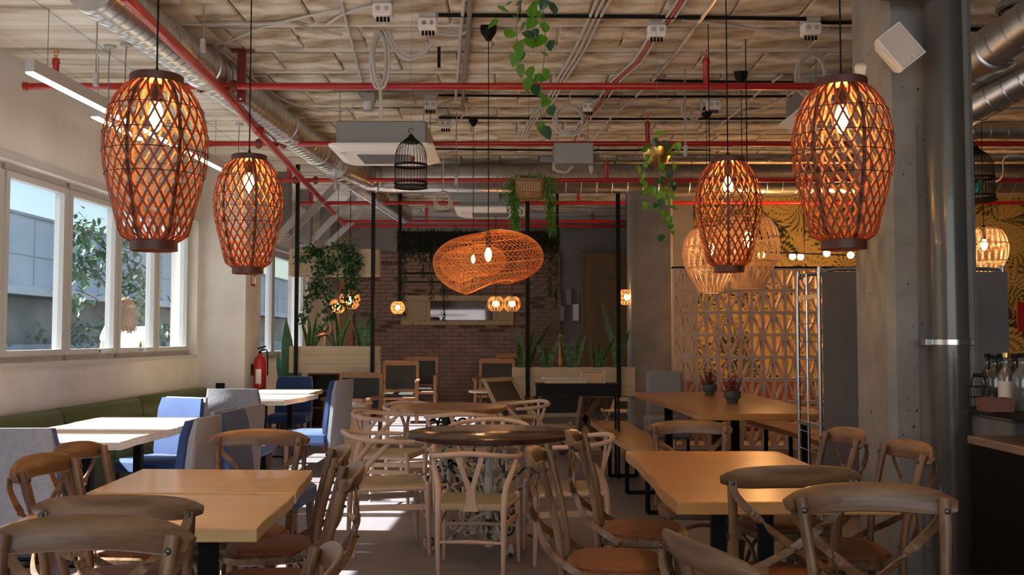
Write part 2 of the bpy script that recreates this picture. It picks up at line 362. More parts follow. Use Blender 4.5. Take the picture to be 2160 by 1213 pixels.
# concrete columns
def column(name, x0, x1, y0, y1, label=None):
    g = Geo(); c = .035
    g.prism([(x0 + c, y0), (x1 - c, y0), (x1, y0 + c), (x1, y1 - c), (x1 - c, y1), (x0 + c, y1), (x0, y1 - c), (x0, y0 + c)], 0, ZC)
    return struct(g.build(name, concrete))
XC0 = P(1874, 600, 5.0).x
col1 = column('column_concrete', XC0, XC0 + .46, 5.0, 5.5)
g = Geo()
for i in range(26):
    z = random.uniform(.3, 3.3); x = XC0 + random.uniform(.05, .2); g.ball((x, 5.0, z), (random.uniform(.002, .006), .003, random.uniform(.002, .009)), 6, 4)
for i in range(12): g.ball((XC0, random.uniform(5.08, 5.45), random.uniform(.5, 3.2)), (.003, random.uniform(.003, .006), random.uniform(.003, .012)), 6, 4)
g.build('pit', darkm, col1, kind='stuff')
Geo().strip([(XC0 + .155, 4.997, 2.45), (XC0 + .158, 4.997, 1.9), (XC0 + .150, 4.997, 1.2), (XC0 + .152, 4.997, 0.1)], (1, 0, 0), [.003, .012, .014, .014], .006).build('crack', greyd, col1)
column('column_far', P(1332, 600, 12.85).x, P(1421, 600, 12.85).x, 12.85, 13.4)
# windows ---------------------------------------------------------
def window(name, ys, fx, z0, z1, off, fr=.055, handles=()):
    """ys: pane limits along y"""
    w = thing(name, '', 'window'); del w['label']; del w['category']; w['kind'] = 'structure'
    def sg(a, b, y0, y1): return [(fx(y0) + a, y0), (fx(y0) + b, y0), (fx(y1) + b, y1), (fx(y1) + a, y1)]
    g = Geo(); y0, y1 = ys[0], ys[-1]
    g.prism(sg(off - .07, off + .03, y0, y1), z0, z0 + fr); g.prism(sg(off - .07, off + .03, y0, y1), z1 - fr, z1)
    for y in ys: g.prism(sg(off - .07, off + .03, max(y - fr / 2, y0), min(y + fr / 2, y1)), z0, z1)
    g.prism(sg(off - .02, .015, y0, y1), z0 - .035, z0 + .004); g.prism(sg(.0, .012, y0 - .05, y1 + .05), z1, z1 + .06)
    g.build('window_frame', alu, w)
    for i in range(len(ys) - 1):
        a, b = ys[i] + fr / 2 + .006, ys[i + 1] - fr / 2 - .006; s = .05
        g = Geo(); g.prism(sg(off - .04, off + .045, a, b), z0 + fr, z0 + fr + s); g.prism(sg(off - .04, off + .045, a, b), z1 - fr - s, z1 - fr)
        g.prism(sg(off - .04, off + .045, a, a + s), z0 + fr + s, z1 - fr - s); g.prism(sg(off - .04, off + .045, b - s, b), z0 + fr + s, z1 - fr - s)
        sa = g.build('sash', alu, w)
        Geo().prism(sg(off, off + .006, a + s, b - s), z0 + fr + s, z1 - fr - s).build('pane', glass, sa)
        if i in handles:
            ym = b - .38; h = Geo().box(fx(ym) + off + .045, fx(ym) + off + .07, ym - .05, ym + .0, z0 + fr + .01, z0 + fr + .04).tube([(fx(ym) + off + .07, ym - .02, z0 + fr + .03), (fx(ym) + off + .10, ym + .0, z0 + fr + .035), (fx(ym) + off + .1, ym + .16, z0 + fr + .032)], .008, 6)
            h.build('window_handle', steel, sa)
    return w
window('window_1', [6.75, 7.85, 8.92, 9.98, 10.98, 11.98], wx, WZ0, WZ1, -.14, handles=(2, 3))
window('window_2', [1.6, 2.8, 4.05, 5.3, 6.55], wx, WZ0, WZ1, -.14)
window('window_3', [13.0, 15.6, 17.6], wx2, 1.05, 2.75, -.12)
# doors ------------------------------------------------------------
def box_between(pa, pb, y0, y1, d=None):
    a = P(*pa, d or y0); b = P(*pb, d or y0); return (min(a.x, b.x), max(a.x, b.x), y0, y1, min(a.z, b.z), max(a.z, b.z))
d1 = Geo().box(1.31, 2.5, 18.98, 19.08, 0, 2.98).build('door_1', doorm); struct(d1)
g = Geo().box(1.31, 1.36, 18.95, 18.98, 0, 2.98).box(1.36, 2.5, 18.95, 18.98, 2.93, 2.98); g.build('door_frame', doorm, d1)
g = Geo().cbox(1.73, 2.5, 18.93, 18.98, 0, 2.49, .008); g.build('door_leaf', doorm, d1)
d2 = Geo().box(-3.28, -3.02, 18.9, 19.08, 0, 2.7).build('door_2', canew); struct(d2)
# LED / baseboards
g = Geo().prism(seg(0, .015, -3, 12.1), 0, .09); struct(g.build('baseboard_left', alu))
struct(Geo().box(.93, 1.3, 19.05, 19.08, 0, .12).build('baseboard_back', doorm))
# ================================================================ OUTSIDE THE WINDOWS
struct(Geo().box(-30, -4.9, -4, 70, -.15, -.02).build('ground', pave))
bd = thing('office_building', 'low pale blue metal-clad building across the street seen through the window', 'building', (-12, 38, 0))
Geo().box(-5, 0, -30, 30, 2.62, 4.35).build('cladding', facade, bd)
g = Geo()
for i in range(46): g.box(0, .012, -30 + i * 1.3, -29.95 + i * 1.3, 2.65, 4.33)
g.box(0, .02, -30, 30, 3.38, 3.41); g.build('seam', facs, bd, kind='stuff')
Geo().box(-.1, .12, -30, 30, 2.42, 2.62).build('fascia', facw, bd); Geo().box(-.1, .1, -30, 30, 4.35, 4.42).build('parapet', facs, bd)
Geo().box(-5, -1.0, -30, 30, 1.2, 2.42).build('glazing', facd, bd); Geo().box(-5, .1, -30, 30, 0, 1.2).build('low_wall', facs, bd)
hs = thing('roof_plant', 'pale roof boxes on top of the building across the street', 'rooftop', (-14.5, 37, 4.35))
for k, (a, b, h) in enumerate(((-3, 0, .5), (1.5, 3.5, .8), (5, 9, .45))): Geo().cbox(-1, 1, a, b, 0, h, .05).build('plant_box', board, hs)
def leafmesh(L, Wd, cup=.15, n=5, tip=1.0, name='leaf', heart=False):
    g = Geo(); rows = []
    for i in range(n + 1):
        t = i / n
        w = (sin(pi * t ** .75) * (1 - .25 * t) if heart else sin(pi * min(t * .92 + .04, 1))) * Wd / 2
        if heart and i == 1: w = Wd * .47
        z = -cup * L * (t * t); rows.append([(-w, t * L - (.06 * L if heart and i == 1 else 0), z + cup * w), (0, t * L, z), (w, t * L - (.06 * L if heart and i == 1 else 0), z + cup * w)])
    vs = [p for r in rows for p in r]; fs = []
    for i in range(n):
        for j in (0, 1): a = i * 3 + j; fs.append((a, a + 1, a + 4, a + 3))
    g.add(vs, fs); return g
def scatter(g, leaf, p, rot, s=1):
    g.add([rot @ (V(v) * s) + V(p) for v in leaf.v], leaf.f)
def rrot(tilt=1.2): return Matrix.Rotation(random.uniform(0, 2 * pi), 3, 'Z') @ Matrix.Rotation(random.uniform(-tilt, .4), 3, 'X') @ Matrix.Rotation(random.uniform(-.5, .5), 3, 'Y')
tr = thing('street_tree', 'slender street tree with dark leaves just outside the window', 'tree', (-6.4, 16, -.02))
Geo().tube(bez([(0, 0, 0), (.05, 0, 1), (-.05, .1, 2), (.1, 0, 3.1)]), [.05] * 25, 7).build('trunk', darkwood, tr)
g = Geo(); lf = leafmesh(.14, .07, n=3); br_ = Geo()
for i in range(34):
    a = random.uniform(0, 6.28); z = random.choice((1.75, 2.1, 2.35, 2.6, 2.9)) + random.uniform(-.15, .15); r_ = random.uniform(.25, .75)
    e = V((r_ * cos(a), r_ * sin(a), z + .15)); br_.tube([(0, 0, z - .3), e * .5 + V((0, 0, z * .5 - .05)), e], .008, 4)
    for k in range(22): scatter(g, lf, e + V([random.gauss(0, .13) for _ in range(3)]), rrot())
br_.build('branch', darkwood, tr, kind='stuff'); g.build('foliage', leafd, tr, kind='stuff')
g = Geo(); hd = thing('street_hedge', 'dark green hedge beyond the glass behind the seated passer-by', 'hedge', (-8.6, 22, -.02)); lf = leafmesh(.16, .1, n=2)
for i in range(2200): scatter(g, lf, (random.gauss(0, .5), random.uniform(-2.5, 7), random.uniform(.1, 1.75)), rrot())
g.build('foliage', leafd, hd, kind='stuff')
# passer-by: one continuous skinned body, clothing and hair as children
def skin(name, verts, edges, mat, parent, root=0, sub=2):
    me = bpy.data.meshes.new(name); me.from_pydata([v[0] for v in verts], edges, []); o = bpy.data.objects.new(name, me); COL.objects.link(o); o.parent = parent
    me.materials.append(mat); md = o.modifiers.new('skin', 'SKIN')
    if not me.skin_vertices:
        me.attributes  # layer is made with the modifier when missing
        import bmesh as B
        b = B.new(); b.from_mesh(me); b.verts.layers.skin.verify(); b.to_mesh(me); b.free()
    sv = me.skin_vertices[0].data
    for i, v in enumerate(verts):
        r = v[1]; sv[i].radius = r if isinstance(r, tuple) else (r, r); sv[i].use_root = (i == root)
    md.use_smooth_shade = True; s = o.modifiers.new('sub', 'SUBSURF'); s.levels = sub; s.render_levels = sub
    return o
skinm = M('skin', (.62, .38, .28), .55); hairm = M('light_brown_hair', (.075, .035, .015), .6, c2=(.15, .08, .04), ns=40, st=(6, 6, .4)); shirtm = M('white_shirt', (.85, .85, .85), .8); jeans = M('dark_trousers', (.04, .05, .08), .85)
pe = thing('person', 'person in a white short-sleeved shirt with light brown hair standing outside the window', 'person', (P(264, 700, 12.5).x, 12.5, .02), R(22)); pe.scale = (1.08, 1.08, 1.04)
bv = [((0, 0, .95), (.15, .11)), ((0, 0, 1.12), (.135, .1)), ((0, .0, 1.32), (.165, .11)), ((0, -.01, 1.44), (.07, .06)), ((0, 0, 1.50), (.052, .052)), ((0, .015, 1.58), (.072, .085)), ((0, .01, 1.66), (.078, .095)), ((0, 0, 1.72), (.05, .06))]
be = [(0, 1), (1, 2), (2, 3), (3, 4), (4, 5), (5, 6), (6, 7)]
for s in (-1, 1):
    b = len(bv)
    bv += [((s * .19, 0, 1.38), .055), ((s * .24, -.02, 1.12), .042), ((s * .25, .08, .90), .032), ((s * .25, .12, .84), (.024, .04))]; be += [(2, b), (b, b + 1), (b + 1, b + 2), (b + 2, b + 3)]
    for k, (dy, ln) in enumerate(((-.025, .075), (-.008, .085), (.010, .08), (.026, .065))):
        q = len(bv); bv += [((s * .255, .13 + dy, .80), .010), ((s * .252, .135 + dy * 1.1, .80 - ln * .5), .009), ((s * .245, .14 + dy * 1.1, .80 - ln), .008)]; be += [(b + 3, q), (q, q + 1), (q + 1, q + 2)]
    q = len(bv); bv += [((s * .24, .16, .83), .011), ((s * .235, .18, .79), .009)]; be += [(b + 3, q), (q, q + 1)]
    b = len(bv); bv += [((s * .09, 0, .86), .09), ((s * .10, .01, .5), .058), ((s * .10, -.01, .1), .04), ((s * .10, .05, .04), (.04, .03)), ((s * .105, .15, .03), (.035, .022))]; be += [(0, b), (b, b + 1), (b + 1, b + 2), (b + 2, b + 3), (b + 3, b + 4)]
body = skin('body', bv, be, skinm, pe)
skin('shirt', [((0, 0, .93), (.165, .125)), ((0, 0, 1.12), (.155, .118)), ((0, 0, 1.32), (.185, .125)), ((0, -.005, 1.42), (.10, .08)), ((.19, 0, 1.385), .07), ((.225, -.01, 1.24), .066), ((-.19, 0, 1.385), .07), ((-.225, -.01, 1.24), .066)], [(0, 1), (1, 2), (2, 3), (2, 4), (4, 5), (2, 6), (6, 7)], shirtm, pe)
skin('trousers', [((0, 0, .93), (.16, .12)), ((.09, 0, .85), .098), ((.10, .01, .5), .07), ((.10, -.01, .12), .055), ((-.09, 0, .85), .098), ((-.10, .01, .5), .07), ((-.10, -.01, .12), .055)], [(0, 1), (1, 2), (2, 3), (0, 4), (4, 5), (5, 6)], jeans, pe)
g = Geo()
g.rings([[(rx * cos(2 * pi * j / 18), cy + ry * sin(2 * pi * j / 18), z) for j in range(18)] for z, rx, ry, cy in ((1.38, .03, .015, -.085), (1.44, .085, .035, -.075), (1.52, .105, .055, -.06), (1.60, .108, .085, -.035), (1.67, .106, .10, -.018), (1.73, .085, .085, -.01), (1.77, .045, .045, -.01), (1.785, .008, .008, -.01))])
hr = g.build('hair', hairm, pe, True); g = Geo()
for i in range(70):
    a = random.uniform(pi * .95, pi * 2.05); g.tube(bez([(.07 * cos(a), .07 * sin(a) - .02, 1.75), (.112 * cos(a), .10 * sin(a) - .02, 1.62), (.118 * cos(a) + random.gauss(0, .012), .08 * sin(a) - .03, 1.48), (.10 * cos(a) + random.gauss(0, .03), -.09 + random.gauss(0, .012), 1.36 + random.uniform(-.05, .05))], 3), .0045, 4)
g.build('hair_strands', hairm, hr, kind='stuff')
g = Geo().ball((.03, .105, 1.625), .010, 8, 6).ball((-.03, .105, 1.625), .010, 8, 6); g.build('eye', darkm, pe)
Geo().ball((0, .118, 1.595), (.012, .016, .022), 8, 6).build('nose', skinm, pe, True); Geo().ball((0, .105, 1.562), (.022, .006, .006), 8, 6).build('mouth', M('lips', (.5, .2, .17), .5), pe, True)
Geo().ball((.08, .01, 1.61), (.012, .02, .03), 8, 6).ball((-.08, .01, 1.61), (.012, .02, .03), 8, 6).build('ear', skinm, pe, True)
# ================================================================ CEILING SERVICES
def zz(py, H, px=1080):           # distance at which height CH+H shows at row py
    return G(px, py, CH + H).y
HP = 1.93
def pt(px, py, H=HP): return G(px, py, CH + H)
# red sprinkler pipes across the room
def nrm(o): return o
rows = [(182, 50, 2400, 'nearest red sprinkler pipe running across the room, behind the big bamboo lamps'),
        (303, 440, 2400, 'second red sprinkler pipe across the room, passing behind the black birdcage top'),
        (380, 595, 2400, 'third red sprinkler pipe across the room, level with the birdcage bottom'),
        (428, 630, 2400, 'thin red sprinkler pipe just above the far ceiling air conditioner panel'),
        (467, 724, 1335, 'upper of the two farthest red pipes, high against the brick wall'),
        (477, 735, 1335, 'lower of the two farthest red pipes, at the end of the diagonal pipe')]
pipes = []
for py, xa, xb, lab in rows:
    d = pt(1080, py).y; a = P(xa, py, d); b = P(xb, py, d); a.z = b.z = CH + HP
    if xb > 2000: b.x = min(b.x, 8.9)
    r = .0265
    t = thing('sprinkler_pipe', lab, 'pipe', (a.x, d, CH + HP), 0, 'red sprinkler branch pipes'); L = b.x - a.x
    Geo().tube([(0, 0, 0), (L, 0, 0)], r, 12).build('pipe_run', redp, t, True)
    Geo().tube([(0, 0, 0), (.03, 0, 0)], r * 1.25, 12).build('end_cap', redp, t, True)
    pipes.append((t, a, d))
def fit(t, a, px, d, up=True, h=.27):
    x = P(px, 400, d).x - a.x
    g = Geo().tube([(x, 0, .0), (x, 0, h * .62), (x, 0, h * .66), (x, 0, h * .8)], [.026, .024, .031, .026], 10); ri = g.build('riser', redp, t, True)
    s = Geo().tube([(x, 0, h * .8), (x, 0, h * .9)], .011, 8).lathe([(.004, 0), (.02, .004), (.024, .012), (.004, .014)], 10, (x, 0, h * .97))
    s.tube([(x - .012, 0, h * .88), (x - .016, 0, h * .94), (x - .004, 0, h)], .003, 4).tube([(x + .012, 0, h * .88), (x + .016, 0, h * .94), (x + .004, 0, h)], .003, 4); s.build('sprinkler_head', copper, ri, True)
for i, px in ((0, 112), (0, 1492), (1, 1367), (2, 1280), (3, 1221), (2, 609), (3, 655), (4, 900), (5, 1250)): fit(pipes[i][0], pipes[i][1], px, pipes[i][2])
# diagonal main
pts = [pt(262, -30), pt(480, 187), pt(545, 265), pt(664, 397), pt(735, 476)]
for p in pts: p.z = CH + HP - .055
t = thing('main_pipe', 'thick red pipe running away diagonally under the sprinkler branches', 'pipe', pts[0])
Geo().tube([p - pts[0] for p in pts], .034, 14).build('pipe_run', redp, t, True)
for q in (545,):
    p = pt(545, 262) - pts[0]; Geo().tube([p + V((0, -.05, -.055)), p + V((0, -.03, -.055)), p + V((0, .03, -.055)), p + V((0, .05, -.055))], [.036, .05, .05, .036], 12).build('coupling', redp, t, True)
for t_, a_, d_ in pipes[:3]:
    xs = pts[0].x + (pts[-1].x - pts[0].x) * (d_ - pts[0].y) / (pts[-1].y - pts[0].y)
    for s in (-.13, .12):
        c = V((xs + s - a_.x, 0, 0)); Geo().tube([c + V((-.025, 0, 0)), c + V((.025, 0, 0))], .042, 12).tube([c + V((0, 0, -.05)), c + V((0, 0, .05))], .012, 8).build('clamp_joint', darkred, t_, True)
a = pt(505, 187); hb = Geo().cbox(-.03, .03, -.02, .02, -.10, ZC - a.z, .004).box(-.09, .09, -.05, .05, ZC - a.z - .012, ZC - a.z)
h_ = thing('pipe_hanger', 'dark red steel bracket hanging from the ceiling beside the crossing of red pipes', 'bracket', a + V((0, .06, 0))); hb.build('drop_plate', darkred, h_); Geo().ball((0, -.02, -.07), .012).build('bolt', steel, h_)
# ventilation ducts -------------------------------------------------
def duct(name, label, pts, r, step=.12, mat=galv, ridge=.006, seams=()):
    o = V(pts[0]); pp = [V(p) - o for p in pts]; t = thing(name, label, 'duct', o)
    Geo().tube(pp, r, 24).build('duct_shell', mat, t, True)
    g = Geo()
    for i in range(len(pp) - 1):
        L = (pp[i + 1] - pp[i]).length; T = (pp[i + 1] - pp[i]).normalized(); n = max(1, int(L / step))
        for k in range(n):
            c = pp[i] + T * (k + .5) * L / n; g.tube([c - T * ridge, c, c + T * ridge], [r + .0005, r + .005, r + .0005], 24, caps=False)
    g.build('spiral_seam', mat, t, True, kind='stuff')
    for s in seams:
        g = Geo(); i = int(s); T = (pp[i + 1] - pp[i]); c = pp[i] + T * (s - i); T = T.normalized(); g.tube([c - T * .05, c - T * .04, c + T * .04, c + T * .05], [r + .001, r + .014, r + .014, r + .001], 24); g.build('collar', mat, t, True)
    return t
HD = 2.045
a, b = pt(190, -30, HD), pt(852, 452, HD); m1 = a.lerp(b, .30); m2 = a.lerp(b, .50)
duct('spiral_duct', 'long silver spiral duct running away beside the diagonal red pipe', [a, m1, m2, b], .148, .115, seams=(.55, 1.3, 1.9))
c0 = a.lerp(b, .56); yT = 12.5
def at(px, py, d): p = P(px, py, d); return p
duct('cross_duct', 'wide silver duct crossing the room behind the birdcage', [V((c0.x + .02, c0.y - .25, CH + HD - .02)), V((-1.85, yT - .15, CH + HD - .03)), V((-1.55, yT, CH + HD - .04)), V((8.9, yT, CH + HD - .04))], .185, .19)
duct('right_duct', 'silver duct crossing at far right just behind the grey vertical pipe', [P(1990, 276, 9.3), P(2700, 280, 9.3)], .075, .16)
duct('upper_branch_duct', 'silver duct with a black grille rising to the top right corner', [P(2018, 158, 6.6), P(2100, 100, 6.1), P(2290, -40, 5.4)], .135, .13, seams=(.95,))
q0 = P(2125, 92, 6.0); q1 = P(2215, 30, 5.6); gr = thing('duct_grille', 'black slatted grille set on the duct in the top right corner', 'grille', q0)
T = (q1 - q0); g = Geo().strip([V((0, 0, 0)), T], (0, 0, 1), .12, .02); g.build('grille_back', black, gr); g = Geo()
for k in range(16): c = T * (k + .5) / 16 + V((0, -.012, 0)); g.bar(c + V((0, 0, -.055)), c + V((0, 0, .055)), .008)
g.build('grille_slat', greyd, gr); Geo().bar(V((0, -.01, -.075)), T + V((0, -.01, -.075)), .02, .03).build('grille_lip', alu, gr)
duct('stub_duct', 'short bright duct elbow end angled down behind the right column', [P(2030, 150, 7.0), P(2112, 184, 7.3)], .095, .09)
duct('lower_branch_duct', 'lower silver duct slanting up to the right edge under the red pipe', [P(1990, 262, 6.9), P(2080, 214, 6.5), P(2260, 110, 6.0)], .105, .12)
duct('thin_branch_duct', 'narrow silver duct lying above the lower slanting duct at right', [P(1990, 222, 7.6), P(2150, 165, 7.6)], .06, .2)
# flexible spiral fan at top right
fan = thing('round_air_valve', 'round black ribbed air valve at the very top right corner', 'vent', P(2150, 8, 6.2)); g = Geo()
for k in range(5): g.tube([(.02 * k * 0 + (.03 + .022 * k) * cos(2 * pi * j / 20), (.03 + .022 * k) * sin(2 * pi * j / 20), -.012 * k) for j in range(20)], .006, 5, closed=True)
g.build('ring', black, fan); Geo().lathe([(.02, .05), (.09, .04), (.14, .0), (.14, -.03)], 18).build('housing', greyd, fan, True)
# air-conditioning cassettes ---------------------------------------------
galvd = M('dull_galvanised', (.30, .31, .32), .5, .6)
def cassette(x0, y0, z, label, w=.93, boxh=.24):
    t = thing('ceiling_cassette', label, 'air conditioner', (x0 + w / 2, y0 + w / 2, z), 0, 'ceiling air conditioners'); h = w / 2
    Geo().cbox(-h * .86, h * .86, -h * .86, h * .86, .02, boxh, .01).build('casing', galvd, t)
    pn = Geo(); c = .05
    pn.rings([[(-h + c, -h, .03), (h - c, -h, .03), (h, -h + c, .03), (h, h - c, .03), (h - c, h, .03), (-h + c, h, .03), (-h, h - c, .03), (-h, -h + c, .03)], [(-h + c, -h, .012), (h - c, -h, .012), (h, -h + c, .012), (h, h - c, .012), (h - c, h, .012), (-h + c, h, .012), (-h, h - c, .012), (-h, -h + c, .012)],
              [(x * .8, y * .8, -.03) for x, y in ((-h + c, -h), (h - c, -h), (h, -h + c), (h, h - c), (h - c, h), (-h + c, h), (-h, h - c), (-h, -h + c))]])
    p = pn.build('panel', white, t)
    g = Geo()
    for i in range(9): g.box(-.24, .24, -.22 + i * .055, -.195 + i * .055, -.036, -.029)
    g.build('intake_grille', greyd, p)
    for k in range(4):
        f = Geo().box(-.27, .27, -.40, -.33, -.012, .0, Matrix.Rotation(k * pi / 2, 3, 'Z')); f.build('louvre', greyc, p)
    for sx, sy in ((1, 1), (1, -1), (-1, 1), (-1, -1)): Geo().tube([(sx * h * .8, sy * h * .8, boxh - .05), (sx * h * .8, sy * h * .8, ZC - z)], .005, 6).build('hanger_rod', steel, t)
    Geo().lathe([(.001, -.031), (.032, -.031), (.035, -.018)], 14, (-h * .75, -h * .62, 0)).build('corner_cap', greyc, p)
    return t
aa = G(690, 308, 3.05); cassette(aa.x, aa.y, 3.05, 'white ceiling air conditioner panel behind the black birdcage')
aa = G(945, 420, 3.05); cassette(aa.x + .02, 12.9, 3.05, 'white ceiling air conditioner beyond the wide duct, left of the fern basket')
cassette(2.33, 7.75, 3.2, 'white ceiling air conditioner half hidden by the big lamp near the right column')
# grey fan box and pipes above the fern basket
fb = thing('fan_coil_box', 'flat grey metal box hung above the wide duct, right of the fern basket', 'duct box', P(1208, 330, 9.6))
Geo().cbox(-.19, .19, -.2, .2, -.11, .10, .008).build('casing', galvd, fb)
for sx in (-.15, .15): Geo().tube([(sx, 0, .1), (sx, 0, ZC - fb.location.z)], .004, 5).build('hanger_rod', steel, fb); Geo().tube([(-.19, 0, -.03), (-.32, 0, -.02)], .03, 10).build('spigot', greyp, fb); Geo().tube([(.19, 0, 0), (.26, 0, 0)], .03, 10).build('spigot', greyp, fb)
for s in (-1, 1): Geo().tube(bez([(s * .17, -.1, -.06), (s * .18, -.1, -.14), (s * .12 + .05, -.1, -.17), (s * .08 + .08, -.1, -.10)]), .014, 8).build('drain_hose', greyc, fb, True)
fb2 = thing('fan_coil_box', 'grey metal box directly above the far air conditioner panel', 'duct box', P(1000, 395, 12.75)); Geo().cbox(-.33, .33, -.1, .1, -.18, .12, .01).build('casing', galvd, fb2)
for sx in (-.25, .25): Geo().tube([(sx, 0, .1), (sx, 0, ZC - fb2.location.z)], .004, 5).build('hanger_rod', steel, fb2)
# cables and conduits ------------------------------------------------
def cable(name, label, px, r=.012, z=None, mat=greyc, cat='cable', n=5, smooth=True, sag=0):
    z = z or ZC - .045; pp = [G(x, y, z) for x, y in px]
    if n > 1: pp = bez(pp, n)
    o = Geo().tube([p - pp[0] for p in pp], r, 7).build(name, mat, None, smooth, pp[0]); return tag(o, label, cat, 'ceiling cables and conduits')
cable('conduit', 'white cable slanting down to the white smoke detector', [(720, 5), (735, 60), (748, 110), (768, 190)], .011)
cable('conduit', 'slim white conduit running away left of the grey one in the middle of the ceiling', [(979, 0), (972, 70), (966, 150), (961, 210)], .013)
cable('conduit', 'thick grey conduit running away beside the slim white one', [(993, -5), (985, 100), (978, 180), (976, 230)], .019, mat=greyd)
for k, dx in enumerate((0, 11, 22)):
    cable('cable_run', ('left', 'middle', 'right')[k] + ' of three white cables running away together right of the trailing plant', [(1262 + dx * 1.3, -5), (1240 + dx, 45), (1212 + dx, 105), (1180 + dx * .8, 160), (1150 + dx * .7, 215), (1115 + dx * .6, 255), (1098 + dx * .5, 295)], .012, n=3)
for k, (dx, m_) in enumerate(((-9, greyc), (0, M('red_fire_cable', (.52, .07, .05), .5)), (9, greyc))):
    cable('cable_run', ('white cable on the left of the red one', 'salmon red fire cable zigzagging across the ceiling', 'white cable on the right of the red one')[k], [(1442 + dx, -5), (1412 + dx, 40), (1375 + dx, 82), (1345 + dx, 130), (1300 + dx, 170), (1262 + dx, 222), (1225 + dx * .8, 265), (1212 + dx * .7, 296)], .011, n=2, mat=m_)
cable('cable_run', 'single white cable slanting from the steel strut towards the second red pipe', [(1390, 155), (1340, 205), (1292, 245), (1268, 275), (1248, 296)], .011)
cable('cable_run', 'white cable curving in front of the right bamboo lamps', [(1650, 158), (1600, 195), (1560, 230), (1520, 262), (1470, 296)], .011)
cable('strut', 'grey steel strut slanting up to the top edge left of the far right lamp cord', [(1512, -8), (1465, 60), (1420, 120), (1375, 172)], .016, mat=galv, n=1)
cable('strut', 'short dark cable tray running right from the foot of the steel strut', [(1372, 170), (1480, 172), (1690, 174)], .012, mat=black, n=1)
for py, a_, b_, r_ in ((32, 925, 1700, .014), (45, 1700, 1800, .014), (201, 925, 1700, .012), (248, 925, 1660, .012), (170, 1870, 2160, .012), (314, 900, 1500, .012), (60, 2012, 2160, .016)):
    cable('black_conduit', {32: 'black conduit crossing the ceiling nearest the camera, behind the trailing plant', 45: 'short black conduit between white junction box and right column', 201: 'black conduit crossing below the first red pipe', 248: 'black conduit crossing behind the coiled white ring of cable', 170: 'black conduit behind the right concrete column', 314: 'black conduit crossing just below the second red pipe', 60: 'black conduit above the ducts right of the grey pipe'}[py], [(a_, py), ((a_ + b_) / 2, py + 3), (b_, py + (8 if py == 32 else 2))], r_, mat=black, n=2)
cable('cable_run', 'white cable crossing behind the red diagonal pipe near the top left', [(348, 50), (420, 52), (490, 50), (560, 50), (610, 47), (660, 62), (722, 74)], .011)
cable('cable_run', 'white cable looping out from behind the dark red bracket', [(722, 20), (640, 36), (560, 56), (500, 80), (453, 97)], .010)
cable('cable_run', 'thin white cable running down beside the silver duct', [(453, 97), (500, 135), (545, 175), (600, 212), (650, 226), (722, 236)], .010)
cable('cable_run', 'white cable from the junction box at top left to the left edge', [(800, 12), (760, 18), (720, 32), (690, 52)], .011)
cable('cable_run', 'white cable crossing behind the first white box at right', [(1440, 42), (1520, 50), (1600, 62), (1700, 70), (1800, 72)], .012)
cable('cable_run', 'white cable low behind the big right lamp', [(1690, 185), (1600, 232), (1500, 236), (1448, 225)], .010)
cable('cable_run', 'thin white cable crossing far back beneath the second red pipe', [(1450, 312), (1560, 316), (1690, 318)], .012)
cable('cable_run', 'white cable from junction box to the thin conduit end', [(905, 70), (930, 72), (965, 73), (985, 66)], .011)
cable('cable_run', 'white pipe branch joining the small junction box and the slim conduit', [(961, 208), (945, 216), (925, 224)], .012)
cable('cable_run', 'white cable looping right of the small black ceiling cup', [(915, 252), (940, 262), (965, 255), (985, 232), (978, 218), (1000, 228)], .010)
cable('cable_run', 'white cable near the right edge above the far birdcage', [(2160, 330), (2120, 332), (2115, 372), (2095, 384), (2070, 380)], .010, z=3.1)
def coil(label, px, py, d, w, h, n=6, r=.010, hang=True):
    t = P(px, py, d); pts = []
    N = n * 16
    for i in range(N + 1):
        a = 2 * pi * i / 16; j = 1 + .12 * sin(i * .31)
        pts.append((w * cos(a) * j + .012 * sin(i * .17), .02 * sin(i * .5), -h + h * sin(a) * j))
    o = Geo().tube(pts, r, 6).tube([(0, .01, -.02), (0, .01, ZC - t.z)], r * .6, 5).build('cable_coil', greyc, None, True, t); return tag(o, label, 'cable')
coil('bundle of coiled grey cable hanging below a junction box near the top', 802, 68, 7.2, .055, .20)
coil('round coil of white cable lying below the ceiling right of the trailing plant', 1202, 224, 9.0, .13, .13, 3)
coil('white cable loops hanging behind the fan duct near the far birdcage rods', 935, 405, 12, .09, .1, 3)
coil('white cable loops at the left of the near right air conditioner', 1712, 115, 7.6, .11, .16, 3)
coil('white cable ring hanging low behind the left of the far right bamboo lamp', 1462, 200, 9.2, .09, .12, 2)
o = Geo().tube(bez([P(815, 55, 7.2), P(835, 95, 7.2), P(865, 118, 7.2), P(890, 110, 7.2), P(905, 92, 7.2)]), .012, 7).tube(bez([P(812, 58, 7.2), P(830, 102, 7.2), P(862, 126, 7.2), P(895, 112, 7.2), P(911, 92, 7.2)]), .012, 7).build('cable_loop', greyc, None, True); tag(o, 'slack grey cable loop between the two junction boxes at top centre', 'cable')
o = Geo().tube(bez([P(803, 190, 7.2), P(805, 225, 7.2), P(806, 252, 7.2)]), .010, 6).tube(bez([P(800, 190, 7.2), P(801, 220, 7.2), P(800, 256, 7.2)]), .004, 6).build('cable_tail', greyc, None, True); tag(o, 'loose cable tails hanging under the coiled bundle', 'cable')
